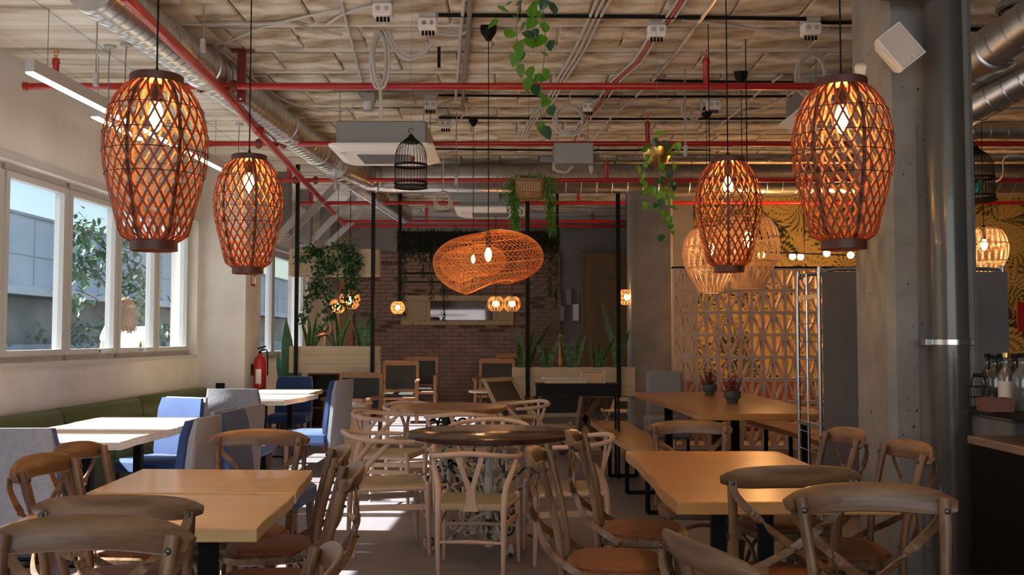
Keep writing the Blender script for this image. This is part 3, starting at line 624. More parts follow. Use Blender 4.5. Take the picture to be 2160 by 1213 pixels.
def jbox(px, py, label, s=.12, d=None, z=None):
    p = G(px, py, ZC - .10); t = thing('junction_box', label, 'junction box', (p.x, p.y, ZC), 0, 'ceiling junction boxes')
    Geo().cbox(-s / 2, s / 2, -s * .4, s * .4, -.06, 0, .006).build('base', greyp, t)
    b = Geo().cbox(-s / 2 - .004, s / 2 + .004, -s * .42, s * .42, -.145, -.062, .008).build('cover', white, t)
    for k in (-1, 1): Geo().lathe([(.018, 0), (.018, .003), (.012, .004)], 10).build('knockout', greyp, b, loc=(k * .028, -s * .42, -.10), kind=None).rotation_euler = (pi / 2, 0, 0)
    g = Geo()
    for k in range(4): g.tube([(-.036 + k * .024, 0, -.145), (-.036 + k * .024, 0, -.175)], .009, 7)
    g.build('cable_gland', black, t, True); return t
jbox(808, 22, 'grey junction box above the coiled cable bundle at top')
jbox(903, 52, 'white junction box with black glands left of the white and grey conduits')
jbox(908, 222, 'small junction box below the first red pipe left of the black ceiling cup')
jbox(1710, 62, 'white junction box on the black conduit left of the right column')
jbox(1505, 222, 'small junction box right of the short red sprinkler riser')
jbox(1240, 226, 'tiny junction box at the ring of coiled cable', .08)
jbox(1385, 66, 'flat white box where the red cable turns')
jbox(940, 262, 'grey junction box beside the black hanging lamp rose', .11)
# marks on the near junction box cover: the letters and digit seen there
def text(s, size, mat, name, parent, loc, rot, ext=.0006):
    c = bpy.data.curves.new(name, 'FONT'); c.body = s; c.size = size; c.extrude = ext; c.align_x = 'CENTER'; c.align_y = 'CENTER'; c.materials.append(mat)
    o = bpy.data.objects.new(name, c); COL.objects.link(o); o.parent = parent; o.location = loc; o.rotation_euler = rot
    dg = bpy.context.evaluated_depsgraph_get(); me = bpy.data.meshes.new_from_object(o.evaluated_get(dg)); me.materials.clear(); me.materials.append(mat)
    n = bpy.data.objects.new(name, me); COL.objects.link(n); n.parent = parent; n.location = loc; n.rotation_euler = rot; bpy.data.objects.remove(o); n.name = name; return n
jb = [o for o in bpy.data.objects if o.name.startswith('junction_box') and 'black glands' in o.get('label', '')][0]
text('AL  3', .03, darkm, 'lettering', jb, (-.0, -.055, -.105), (pi / 2, 0, 0))
# smoke detector
p = G(778, 200, ZC - .02); t = thing('smoke_detector', 'white smoke detector on a grey base below the first red pipe', 'smoke detector', (p.x, p.y, ZC))
Geo().cbox(-.06, .06, -.05, .05, -.09, 0, .006).build('base', greyp, t); Geo().lathe([(.055, -.09), (.055, -.13), (.046, -.15), (.044, -.165), (.001, -.17)], 18).build('sensor_head', white, t, True)
o = Geo().cbox(-.012, .012, -.01, .01, -.16, 0, .002).build('cable_bracket', black, None, False, G(926, 118, ZC - .09)); o.location.z = ZC - .02; tag(o, 'small black toothed bracket hanging from the ceiling blocks', 'bracket')
# hanging wire canopies and rods
for px, py, lab in ((232, 96, 'left small grey ceiling rose holding a light-bar wire'), (267, 92, 'right small grey ceiling rose holding a light-bar wire'), (505, 260, 'small grey ceiling rose behind the second bamboo lamp')):
    p = G(px, py, ZC - .03); t = thing('wire_rose', lab, 'ceiling rose', (p.x, p.y, ZC)); Geo().lathe([(.045, 0), (.045, -.05), (.001, -.052)], 16).build('cup', greyp, t, True)
    Geo().tube(bez([(0, 0, -.05), (-.006, 0, -.25), (0, 0, -.45)]), .004, 5).build('wire', greyd, t)
for px, ya, yb, d, lab in ((205, 45, 182, 6.6, 'grey threaded rod with clamp holding the first red pipe'), (430, -10, 110, 6.6, 'threaded rod holding the silver duct'), (963, 250, 390, 9.8, 'threaded steel rod hanging in the middle behind the black cords'), (1445, 330, 200, 8.2, 'thin rod hanging left of the far right bamboo lamp'), (708, 335, 400, 11.2, 'short rod right of the silver duct')):
    a = P(px, (min(ya, yb)), d); b = P(px, max(ya, yb), d); b.x = a.x; t = thing('hanger_rod', lab, 'rod', (a.x, a.y, ZC)); Geo().tube([(0, 0, 0), (0, 0, b.z - ZC)], .006, 6).build('rod', steel, t); Geo().cbox(-.016, .016, -.016, .016, b.z - ZC, b.z - ZC + .09, .003).build('rod_clamp', greyp, t)
# LED light bars
def ledbar(name, label, a, b, w=.06, h=.085):
    t = thing(name, label, 'light bar', a); T = b - a
    Geo().strip([V((0, 0, h / 2 + .006)), T + V((0, 0, h / 2 + .006))], (0, 0, 1), h, w).build('housing', alu, t); Geo().strip([V((0, 0, 0)), T], (0, 0, 1), .012, w * .86).build('diffuser', ledm, t)
    for s in (.06, .94): c = T * s + V((0, 0, h)); Geo().tube([c, V((c.x, c.y, ZC - a.z))], .0025, 4).build('wire', greyd, t)
a, b = G(62, 153, 3.1), G(470, 360, 3.1); a.z = b.z = 3.1; ledbar('light_bar', 'long white linear light bar hanging along the left wall', a, b)
a = G(199, 247, 3.1); b = V((a.x + .03, a.y + .9, 3.1)); ledbar('light_bar', 'short second light bar nearer the left wall, behind the biggest left lamp', a, b)
# big grey vertical pipe on the right column
pc = P(2003, 600, 4.86); t = thing('vertical_pipe', 'thick glossy grey vertical pipe strapped in front of the right concrete column', 'pipe', (pc.x, 4.87, 0))
Geo().tube([(0, 0, 0), (0, 0, ZC)], .088, 28).build('pipe_shell', pipeg, t, True); g = Geo().tube([(-.0, 0, 1.335), (0, 0, 1.36)], .094, 28); g.cbox(-.125, -.09, -.02, .05, 1.33, 1.365, .004).cbox(.09, .115, -.02, .05, 1.33, 1.365, .004); g.build('pipe_strap', steel, t, True)
z2 = P(2000, -12, 4.87).z; Geo().tube(bez([(0, -.02, z2), (-.2, -.03, z2), (-.34, -.02, z2 + .03), (-.37, -.02, z2 + .14)]), .05, 14).build('pipe_branch', pipeg, t, True)
# roof brackets at the far left
for i, (a, b, d) in enumerate((((603, 503), (712, 388), 13.6), ((648, 518), (750, 413), 15), ((690, 517), (772, 440), 16.5), ((570, 520), (640, 440), 13.0))):
    pa = P(*a, d); pb = P(*b, d); pb.z = min(pb.z, ZC - .03); o = Geo().bar((0, 0, 0), pb - pa, .05, .09).build('roof_brace', greyp, None, False, pa); tag(o, ('front', 'second', 'third', 'leftmost')[i] + ' pale diagonal roof brace rising from the far left wall', 'brace', 'roof braces')
for i, (px, d) in enumerate(((598, 13.4), (645, 15), (688, 17))):
    pa = P(px, 500, d); o = Geo().cbox(-.09, .09, -.1, .1, 0, ZC - 2.75, .01).build('wall_rib', plaster_grey, None, False, (pa.x, d, 2.75)); tag(o, ('nearest', 'middle', 'farthest')[i] + ' grey rib of the far left wall under the roof braces', 'rib')
# ================================================================ LAMPS
def lightpt(loc, e, r=.03, col=(1, .50, .17)): return lamp('bulb_light', 'POINT', loc, e, col, shadow_soft_size=r)
def interp(prof, t):
    for i in range(len(prof) - 1):
        if prof[i][0] <= t <= prof[i + 1][0]:
            u = (t - prof[i][0]) / (prof[i + 1][0] - prof[i][0]); u = u * u * (3 - 2 * u) * .35 + u * .65; return prof[i][1] + (prof[i + 1][1] - prof[i][1]) * u
    return prof[-1][1]
PB = [(0, .088), (.045, .119), (.11, .141), (.18, .158), (.26, .169), (.38, .176), (.52, .172), (.66, .155), (.80, .135), (.93, .118), (.97, .108), (1, .080)]
def make_bamboo():
    t = thing('bamboo_pendant', '', 'pendant lamp'); H = .555
    for sg_ in (1, -1):
        g = Geo(); N = 25
        for k in range(N):
            pts, ups = [], []
            for i in range(30):
                u = i / 29; r = interp(PB, u) + (.0015 if sg_ > 0 else -.0015); a = 2 * pi * k / N + sg_ * (1.75 * u ** 1.25)
                pts.append((r * cos(a), r * sin(a), -.028 - u * H))
            for i in range(30):
                T = (V(pts[min(i + 1, 29)]) - V(pts[max(i - 1, 0)])).normalized(); n_ = V((pts[i][0], pts[i][1], 0)).normalized(); ups.append(T.cross(n_))
            g.strip(pts, ups, .0080, .0014)
        g.build('bamboo_weave', bamboo, t, kind='stuff')
    for k in range(6):
        a = 2 * pi * k / 6 + .3; pts = [((interp(PB, u) - .008) * cos(a), (interp(PB, u) - .008) * sin(a), -.028 - u * H) for u in [i / 16 for i in range(17)]]
        Geo().strip(pts, (-sin(a), cos(a), 0), .013, .004).build('inner_rib', bambooring, t)
    for u in (.17, .33, .45, .59):
        r = interp(PB, u) + .004; Geo().tube([(r * cos(2 * pi * j / 32), r * sin(2 * pi * j / 32), -.028 - u * H) for j in range(32)], .0014, 5, True).build('hoop', blackp, t)
    Geo().lathe([(.001, .0), (.088, 0), (.091, -.003), (.091, -.030), (.086, -.033)], 32).build('top_ring', bambooring, t, True)
    g = Geo(); z = -.028 - H + .004
    g.rings([[(r * cos(2 * pi * j / 32), r * sin(2 * pi * j / 32), zz_) for j in range(32)] for r, zz_ in ((.072, z), (.079, z), (.080, z - .036), (.074, z - .037), (.072, z))], False); g.build('bottom_ring', bambooring, t, True)
    Geo().lathe([(.02, -.03), (.02, -.09), (.014, -.095)], 12).build('lamp_holder', blackp, t, True)
    Geo().lathe([(.012, -.095), (.018, -.11), (.026, -.14), (.024, -.165), (.012, -.19), (.002, -.198)], 14).build('bulb', bulbm, t, True)
    return t
bp = make_bamboo(); bp_parts = None
def cordof(root, h): Geo().tube([(0, 0, 0), (0, 0, h)], .0035, 6).build('cord', black, root); Geo().lathe([(.010, 0), (.010, .014), (.004, .03)], 8).build('cord_grip', black, root, True)
lampspots = [(331, 160, 3.45, 1.0, 'largest left bamboo pendant lamp hanging before the window'), (526, 328, 5.05, .985, 'smaller left bamboo pendant lamp in front of the white pier'),
             (1774, 168, 3.55, 1.0, 'largest right bamboo pendant lamp overlapping the concrete column'), (1535, 333, 5.3, 1.0, 'smaller right bamboo pendant lamp in front of the bleached rattan lamps')]
lamps = []
for i, (px, py, d, s, lab) in enumerate(lampspots):
    p = P(px, py, d); o = bp if i == 0 else copy_tree(bp); o.location = p; o.scale = (s, s, s); o['label'] = lab; o['group'] = 'woven bamboo pendant lamps'; o.rotation_euler = (0, 0, i * .7); lamps.append((o, p))
for o, p in lamps: cordof(o, ZC - p.z + .02); lightpt(p + V((0, 0, -.15)), 130, col=(1, .47, .11))
# cloud lamp
def make_cloud():
    t = thing('rattan_pendant', '', 'pendant lamp')
    def surf(u, v):      # u around, v 0 top .. 1 lower rim
        a = 2 * pi * u; ph = v * 2.74 + .02
        rx = .395 * (sin(ph) ** .80 if sin(ph) > 0 else 0); ry = rx * .78
        z = .20 * cos(ph) + .0
        low = max(0, (v - .5) * 2)
        z -= low * (.022 * cos(2 * a + .9) - .018 * cos(a))
        x = rx * cos(a) ; y = ry * sin(a)
        return V((x, y, z + .02 * cos(a)))
    for sg_ in (1, -1):
        g = Geo()
        for k in range(60):
            g.tube([surf(k / 60 + sg_ * .23 * i / 30, i / 30) for i in range(31)], .0017, 3)
        g.build('rattan_weave', rattan, t, kind='stuff')
    for v in (.25, .42, .58, .75): Geo().tube([surf(j / 60, v) for j in range(60)], .0032, 5, True).build('hoop', rattan, t)
    Geo().tube([surf(j / 60, 1.0) for j in range(60)], .006, 6, True).build('rim', rattan, t)
    Geo().lathe([(.018, .20), (.018, .09), (.014, .085)], 10).build('lamp_holder', black, t, True)
    Geo().lathe([(.010, .085), (.022, .055), (.026, .03), (.016, -.0), (.002, -.015)], 14).build('bulb', bulbm, t, True)
    return t
cl = make_cloud(); p1 = P(1030, 548, 7.1); cl.location = p1; cl['label'] = 'big honey rattan cloud-shaped pendant lamp glowing in the centre'
p2 = P(998, 553, 10.1); cl2 = copy_tree(cl); cl2.location = p2; cl2['label'] = 'second rattan cloud lamp hidden behind the central one, only its bulb showing'; cl2.scale = (.85, .85, .85)
for o, p in ((cl, p1), (cl2, p2)):
    s = o.scale[0]; cordof(o, (ZC - p.z) / s); Geo().lathe([(.006, -.12), (.02, -.115), (.055, -.06), (.062, -.02), (.055, 0)], 16, (0, 0, (ZC - p.z) / s)).build('ceiling_cup', black, o, True)
    lightpt(p + V((0, 0, .03)), 38, col=(1, .55, .22))
# bleached rattan pendants
def make_white(R_=.20, H=.47, n=66, tw=.55):
    t = thing('bleached_pendant', '', 'pendant lamp'); PW = [(0, .45), (.06, .74), (.2, .93), (.38, 1.0), (.55, .95), (.75, .74), (.9, .52), (1, .42)]
    for sg_ in (1, -1):
        g = Geo()
        for k in range(n):
            b = (k // 3) / (n // 3) * 2 * pi + (k % 3) * .05
            g.tube([(R_ * interp(PW, i / 18) * cos(b + sg_ * tw * i / 18), R_ * interp(PW, i / 18) * sin(b + sg_ * tw * i / 18), -H * i / 18) for i in range(19)], .0024, 3)
        g.build('rattan_rods', rattanw, t, kind='stuff')
    for u in (.02, .3, .62, .99):
        r = R_ * interp(PW, u) * 1.01; Geo().tube([(r * cos(2 * pi * j / 36), r * sin(2 * pi * j / 36), -H * u) for j in range(36)], .005, 5, True).build('hoop', rattanw, t)
    Geo().lathe([(.016, .02), (.016, -.09), (.012, -.1)], 10).build('lamp_holder', black, t, True)
    Geo().lathe([(.011, -.1), (.026, -.13), (.03, -.15), (.018, -.185), (.002, -.20)], 12).build('bulb', bulbm, t, True); return t
wp = make_white()
for i, (px, py, d, s, lab) in enumerate(((1498, 481, 7.0, .98, 'lower left bleached rattan pendant behind the smaller right bamboo lamp'), (1577, 456, 7.4, 1.18, 'larger bleached rattan pendant behind the smaller right bamboo lamp'), (2075, 481, 8.2, .94, 'bleached rattan pendant glowing above the grey board at far right'))):
    o = wp if i == 0 else copy_tree(wp); p = P(px, py, d); o.location = p; o.scale = (s, s, s); o['label'] = lab; o['group'] = 'bleached rattan pendants'
    if i == 0: w_first = (o, p, s)
    else: cordof(o, (ZC - p.z) / s)
    lightpt(p + V((0, 0, -.16)), 36, col=(1, .62, .32))
cordof(w_first[0], (ZC - w_first[1].z) / w_first[2])
# small globe pendants in the back room
def make_globe():
    t = thing('globe_pendant', '', 'pendant lamp'); 
    for sg_ in (1, -1):
        g = Geo()
        for k in range(14):
            g.tube([(.1 * sin(.5 + 2.1 * i / 12) * cos(2 * pi * k / 14 + sg_ * .5 * i / 12), .1 * sin(.5 + 2.1 * i / 12) * sin(2 * pi * k / 14 + sg_ * .5 * i / 12), .1 * cos(.5 + 2.1 * i / 12)) for i in range(13)], .004, 4)
        g.build('cane_weave', rattanw, t, kind='stuff')
    Geo().ball((0, 0, 0), .036, 14, 10).build('bulb', bulb2, t, True)
    return t
gp = make_globe(); gl = []
for i, (px, py, d, s, lab) in enumerate(((839, 649, 13.5, .95, 'small round cane pendant glowing left of the framed mirror'), (1046, 641, 13.4, 1.12, 'small round cane pendant glowing over the right end of the mirror'), (1080, 641, 13.6, 1.15, 'small orange cane pendant just right of the round one at the mirror'), (738, 633, 13.6, 1.4, 'small cane pendant glowing below the ivy, the right one of two'), (712, 646, 14.2, 1.1, 'small cane pendant glowing below the ivy, the left one of two'), (1322, 627, 13.0, 1.15, 'small cane pendant glowing beside the far concrete column'))):
    o = gp if i == 0 else copy_tree(gp); p = P(px, py, d); o.location = p; o.scale = (s, s, s); o['label'] = lab; o['group'] = 'small cane globe pendants'; gl.append((o, p, s))
for o, p, s in gl: Geo().tube([(0, 0, .09), (0, 0, (ZC - p.z) / s)], .004, 5).build('cord', black, o); lightpt(p, 4, .08)
# branching chandelier of bare bulbs
p0 = P(1697, 535, 12.9); t = thing('bulb_chandelier', 'thin black chandelier with bare glowing bulbs above the block screen', 'chandelier', p0)
Geo().tube([(0, 0, 0), (0, 0, ZC - p0.z)], .007, 6).build('stem', black, t)
Geo().tube([(-.52, 0, .02), (0, 0, 0), (.55, 0, -.02)], .009, 6).build('arm', black, t)
Geo().tube([(-.2, .3, .03), (0, 0, 0), (.22, -.3, -.03)], .009, 6).build('arm', black, t)
for x, y in ((-.56, 0), (-.1, .2), (.60, 0), (.2, -.28), (.02, .25)): Geo().ball((x, y, -.02), .045, 12, 8).build('bulb', bulb2, t, True)
lightpt(p0 + V((-.5, .3, 0)), 80, .1); lightpt(p0 + V((.66, .2, 0)), 80, .1)
# second black ceiling cups (cords of lamps out of line)
for px, py, lab in ((1490, 240, 'small black ceiling cup left of the far right bamboo lamp'), (1563, 163, 'flat black ceiling cup above the far right bamboo lamp')):
    p = G(px, py, ZC - .06); t = thing('ceiling_cup', lab, 'ceiling rose', (p.x, p.y, ZC)); Geo().lathe([(.006, -.12), (.02, -.115), (.055, -.06), (.06, 0)], 16).build('cup', black, t, True)
    Geo().tube([(0, 0, -.1), (0, 0, -1.2)], .0035, 5).build('cord', black, t)
# birdcages -----------------------------------------------------------
def birdcage(label, p, s, mat=black):
    t = thing('birdcage', label, 'birdcage', p); t.scale = (s, s, s)
    prof = [(0, .012), (.06, .05), (.14, .092), (.24, .122), (.36, .135), (.5, .14), (1, .14)]
    g = Geo(); H = .44
    for k in range(30):
        a = 2 * pi * k / 30; g.tube([((interp(prof, u)) * cos(a), interp(prof, u) * sin(a), -H * u) for u in (0, .04, .08, .14, .2, .28, .36, .45, .6, .8, 1)], .0022, 4)
    g.build('bars', mat, t, kind='stuff')
    for z, r, w in ((-.245, .143, .022), (-.40, .144, .018), (-.44, .143, .012)): Geo().rings([[(q * cos(2 * pi * j / 28), q * sin(2 * pi * j / 28), z_) for j in range(28)] for q, z_ in ((r, z), (r + .003, z), (r + .003, z - w), (r, z - w), (r, z))], False).build('band', mat, t, True)
    Geo().lathe([(.141, -.435), (.141, -.442)], 28).build('floor_tray', mat, t)
    Geo().lathe([(.012, .02), (.05, -.03), (.075, -.055), (.07, -.058)], 16).build('cap', mat, t, True)
    Geo().tube(bez([(0, 0, .0), (0, 0, .03), (-.02, 0, .045), (-.012, 0, .07), (.012, 0, .07), (.016, 0, .05)]), .003, 5).build('hook', mat, t)
    return t
p = P(867, 288, 6.2); bc = birdcage('black wire birdcage hanging in front of the air conditioner panel', p, .72); Geo().ball((.03, -.14, -.22), (.02, .012, .028)).build('lock', darkred, bc, True); Geo().tube([(0, 0, .07), (0, 0, (ZC - p.z) / .72)], .0015, 4).build('wire', greyd, bc)
p = P(2058, 312, 8.6); bc = birdcage('dark wire birdcage at far right with a teal bird inside', p, 1.04, blackp); Geo().tube([(0, 0, .07), (0, 0, (ZC - p.z) / 1.04)], .002, 4).build('wire', greyd, bc)
teal = M('teal_bird', (.02, .28, .27), .35, coat=.4); b = thing('toy_bird', 'teal ornamental bird perched in the far right birdcage', 'bird figure', p + V((.01, 0, -.40))); b.scale = (1.3, 1.3, 1.3)
Geo().rings([[((r * cos(2 * pi * j / 12)) + ox, r * .8 * sin(2 * pi * j / 12), z) for j in range(12)] for r, z, ox in ((.004, -.02, -.03), (.02, 0, -.015), (.033, .025, 0), (.03, .05, .005), (.018, .065, .012), (.02, .08, .018), (.012, .096, .02), (.002, .10, .022))]).build('body', teal, b, True); Geo().rings([[(.036 + .0, .005 * cos(a), .08 + .005 * sin(a)) for a in (0, 2, 4)], [(.056, 0, .076)] * 3]).build('beak', goldm, b); Geo().strip([(-.02, 0, .01), (-.06, 0, -.04)], (0, 1, 0), .02, .006).build('tail', teal, b)
# ================================================================ SEATING
def make_cross():
    t = thing('cross_back_chair', '', 'chair')
    # seat ring and pad (front is +y)
    def sq(w, d, z, yo=0, n=28, k=3.2):
        return [(w * abs(cos(a)) ** (2 / k) * (1 if cos(a) >= 0 else -1) * (1 + .06 * sin(a)), yo + d * abs(sin(a)) ** (2 / k) * (1 if sin(a) >= 0 else -1), z) for a in [2 * pi * j / n for j in range(n)]]
    Geo().rings([sq(.205, .20, .412), sq(.215, .21, .418), sq(.215, .21, .445), sq(.205, .20, .452)]).build('seat_frame', railwood, t, True)
    Geo().rings([sq(.19, .185, .446), sq(.193, .188, .462), sq(.175, .17, .474), sq(.10, .10, .479)]).build('seat_pad', rattan_pad, t, True)
    for s in (-1, 1):
        Geo().tube(bez([(s * .185, -.235, 0), (s * .178, -.215, .22), (s * .172, -.20, .44), (s * .180, -.222, .62), (s * .196, -.262, .78), (s * .203, -.285, .865)], 5), [.0165] * 20 + [.0175] * 6, 10).build('back_post', chairwood, t, True)
        Geo().tube([(s * .19, .205, 0), (s * .178, .175, .22), (s * .17, .155, .42)], [.015, .018, .02], 10).build('front_leg', chairwood, t, True)
        # bentwood braces
        Geo().tube(bez([(s * .184, -.20, .15), (s * .182, -.13, .33), (s * .18, 0, .385), (s * .178, .10, .33), (s * .182, .17, .15)], 5), .0105, 7).build('bent_brace', chairwood, t, True)
        Geo().ball((s * .201, -.258, .835), (.009, .006, .009), 8, 5).build('stud', stud, t, True); Geo().ball((s * .173, -.184, .50), (.006, .006, .006), 6, 4).build('stud', stud, t, True)
        # flat crossing strap: rail end -> behind centre -> far side of seat
        pts = bez([(s * .212, -.322, .845), (s * .200, -.329, .795), (s * .13, -.333, .725), (s * .045, -.328 - s * .004, .655), (-s * .06, -.305 - s * .004, .585), (-s * .15, -.262, .53), (-s * .203, -.205, .49), (-s * .222, -.10, .432)], 6)
        m = len(pts); ups = [V((s * .95, 0, .25)).lerp(V((s * .62, 0, .78)), min(1, i / m * 2.2)).lerp(V((0, .5, .86)), (max(0, (i / (m - 1) - .45) / .55)) ** 1.5) for i in range(m)]
        cs = Geo().strip(pts, ups, .027, .007).build('cross_strap', railwood, t)
        Geo().ball((s * .211, -.329, .838), (.008, .006, .008), 8, 5).build('screw', stud, cs, True); Geo().ball((-s * .228, -.105, .435), (.006, .008, .008), 8, 5).build('screw', stud, cs, True)
    Geo().tube(bez([(-.185, .175, .15), (-.13, .19, .33), (0, .195, .385), (.13, .19, .33), (.185, .175, .15)], 5), .0105, 7).build('bent_brace', chairwood, t, True)
    Geo().ball((0, -.338, .62), (.007, .006, .007), 8, 5).build('stud', stud, t, True)
    # steam-bent top rail: rounded ends, gentle arch
    rs = []
    for i in range(21):
        u = -1 + 2 * i / 20; x = .245 * u; y = -.292 - .055 * (1 - u * u); z = .845 + .016 * (1 - u * u)
        h = .036 * (1 - abs(u) ** 7 * .6) * (1 + .10 * (1 - u * u)); th = .012
        nx = V((.245, .11 * u, 0)).normalized(); nn = V((nx.y, -nx.x, 0)); e = []
        for q in range(12):
            a = 2 * pi * q / 12; e.append(V((x, y, z)) + nn * (th * cos(a)) + V((0, 0, 1)) * (h * (abs(sin(a)) ** .7) * (1 if sin(a) >= 0 else -1)) + nn * (.012 * sin(a)))
        rs.append(e)
    Geo().rings(rs).build('back_rail', railwood, t, True)
    return t
cc = make_cross(); cc_used = [False]
def cross(px, py, d, rz, lab, s=1.0):
    """px,py: middle of the back rail in the photograph, d: its distance; rz: turn (0 = facing away from the camera)"""
    p = P(px, py, d); off = Matrix.Rotation(rz, 3, 'Z') @ V((0, -.34 * s, 0)); loc = V((p.x, p.y, 0)) - off
    if not cc_used[0]: o = cc; cc_used[0] = True; o.location = loc; o.rotation_euler = (0, 0, rz); o['label'] = lab; o['group'] = 'cross-back bentwood chairs'
    else: o = dup(cc, loc, rz, lab, 'cross-back bentwood chairs')
    o.scale = (s, s, (p.z / .856)); return o
cross(206, 1128, 2.42, pi - .03, 'cross-back oak chair nearest the camera at bottom left, its rail cut by the left edge', 1.0)
cross(240, 1074, 2.93, .04, 'cross-back oak chair just behind the nearest left one, at the oak table end', 1.0)
cross(75, 985, 3.75, -pi / 2 - .03, 'cross-back chair at the left side of the front oak table, nearer of two', .98)
cross(150, 955, 4.38, -pi / 2 - .03, 'cross-back chair at the left side of the front oak table, farther of two', .98)
cross(-190, 985, 3.1, -pi / 2 + .1, 'cross-back chair at the left edge of the photo, only one post in view', 1.0)
cross(552, 924, 5.02, pi - .02, 'cross-back chair at the far end of the front oak table, facing the camera')
cross(730, 960, 4.55, pi / 2 + .22, 'cross-back chair at the right side of the front oak table, farthest of three', .98)
cross(757, 1002, 3.85, pi / 2 + .18, 'cross-back chair at the right side of the front oak table, middle of three', 1.0)
cross(705, 1196, 2.55, pi / 2 + .15, 'cross-back chair whose rail end pokes up at the bottom edge right of the oak table', 1.0)
cross(1120, 966, 4.12, -pi / 2 - .12, 'cross-back chair with its seat turned to the right table, nearer of two in the aisle', 1.0)
cross(1202, 926, 4.75, -pi / 2 - .12, 'cross-back chair with its seat turned to the right table, farther of two in the aisle', 1.0)
cross(1452, 902, 5.85, pi - .04, 'cross-back chair at the far end of the honey oak table, before the bench')
cross(1676, 1008, 3.45, .05, 'cross-back chair at the near end of the honey oak table, back to the camera', 1.0)
cross(1828, 1052, 2.95, pi - .04, 'cross-back chair facing the camera at the table in the bottom right corner', 1.0)
cross(1797, 922, 4.9, pi / 2 + .05, 'cross-back chair against the left face of the concrete column', 1.0)
cross(1932, 952, 4.3, pi / 2 + .03, 'cross-back chair in front of the concrete column and grey pipe', 1.0)
cross(1466, 1172, 2.40, -pi / 2 + .3, 'cross-back chair seen from its side at the bottom edge, right of centre', 1.0)
# wishbone chairs -------------------------------------------------------
def make_wish():
    t = thing('wishbone_chair', '', 'chair'); r = .262
    arc = [(-.275, .13, .690), (-.288, 0, .694), (-.270, -.13, .702), (-.205, -.235, .715), (-.10, -.278, .727), (0, -.288, .732), (.10, -.278, .727), (.205, -.235, .715), (.270, -.13, .702), (.288, 0, .694), (.275, .13, .690)]
    b = bez(arc, 4); Geo().tube(b, [.0135 + .0035 * (1 - abs(i / (len(b) - 1) * 2 - 1)) for i in range(len(b))], 10).build('arm_rail', beech, t, True)
    for s in (-1, 1):
        Geo().tube(bez([(s * .20, -.235, 0), (s * .205, -.225, .20), (s * .205, -.215, .40), (s * .215, -.175, .52), (s * .255, -.08, .63), (s * .272, -.02, .69)], 5), [.012 + .008 * sin(pi * i / 25) for i in range(26)], 10).build('back_leg', beech, t, True)
        Geo().tube([(s * .25, .235, 0), (s * .246, .228, .2), (s * .243, .222, .40), (s * .243, .22, .435), (s * .243, .22, .447)], [.011, .0165, .019, .018, .010], 10).build('front_leg', beech, t, True)
        Geo().strip([(s * .205, -.22, .295), (s * .246, .225, .295)], (0, 0, 1), .035, .015).build('side_stretcher', beech, t)
        Geo().tube([(s * .205, -.215, .405), (s * .243, .22, .405)], .015, 8).build('seat_rail', beech, t, True)
    Geo().tube([(-.244, .222, .23), (0, .225, .235), (.244, .222, .23)], [.009, .013, .009], 8).build('front_stretcher', beech, t, True)
    Geo().tube([(-.203, -.226, .20), (0, -.226, .205), (.203, -.226, .20)], [.009, .013, .009], 8).build('back_stretcher', beech, t, True)
    # Y splat as one flat shape
    w = .006; g = Geo(); cen = bez([(0, -.222, .40), (0, -.232, .50), (0, -.24, .53)], 4)
    g.strip(cen, (1, 0, 0), [.075, .070, .062, .056, .052, .050, .052, .056, .062], .012)
    for s in (-1, 1): g.strip(bez([(s * .012, -.236, .515), (s * .030, -.25, .58), (s * .058, -.268, .66), (s * .075, -.276, .715)], 4), (1, 0, 0), .030, .012)
    g.build('y_splat', beech, t)
    Geo().box(-.045, .045, -.235, -.205, .385, .405).build('splat_shoe', beech, t)
    # woven seat: four triangular fields dipping to the middle
    g = Geo(); A = [(-.205, -.218), (.205, -.218), (.243, .222), (-.243, .222)]; n = 7; rs = []
    for k in range(n + 1):
        u = k / n; c = (0, -.01); z = .428 - .016 * u + (.0 if k % 2 else .002)
        rs.append([(A[j][0] * (1 - u * .97) + c[0] * u, A[j][1] * (1 - u * .97) + c[1] * u, z) for j in range(4)])
    rs = [[(a[0] * 1.03, a[1] * 1.03, .392) for a in A], [(a[0] * 1.04, a[1] * 1.04, .405) for a in A]] + rs; g.rings(rs); g.build('cord_seat', cordm, t)
    return t
wc = make_wish(); w0 = [False]
def wish(px, py, d, rz, lab, s=1.0):
    p = P(px, py, d); off = Matrix.Rotation(rz, 3, 'Z') @ V((0, -.288 * s, 0)); loc = V((p.x, p.y, 0)) - off
    if not w0[0]: o = wc; w0[0] = True; o.location = loc; o.rotation_euler = (0, 0, rz); o['label'] = lab; o['group'] = 'pale wishbone chairs'
    else: o = dup(wc, loc, rz, lab, 'pale wishbone chairs')
    o.scale = (s, s, s * p.z / .732); return o
wish(990, 938, 5.72, -.11, 'pale wishbone chair at the front of the dark round table, its Y splat facing us', .93)
wish(724, 912, 6.45, -pi / 2 + .25, 'pale wishbone chair left of the dark round table, sunlit from behind')
wish(752, 868, 8.2, -pi / 2 - .2, 'pale wishbone chair in the sun at the left of the wooden round table')
wish(852, 848, 9.55, -pi / 2 - 1.05, 'pale wishbone chair at the far left of the wooden round table')
wish(972, 874, 7.85, .05, 'pale wishbone chair in front of the wooden round table, behind the dark one')
wish(1146, 846, 9.3, pi / 2 + .45, 'pale wishbone chair at the right of the wooden round table')
wish(1288, 918, 6.35, pi / 2 + .12, 'pale wishbone chair right of the dark round table, behind two cross-back chairs')
wish(1040, 884, 7.42, pi - .1, 'pale wishbone chair behind the dark round table, only the back of its rail showing')
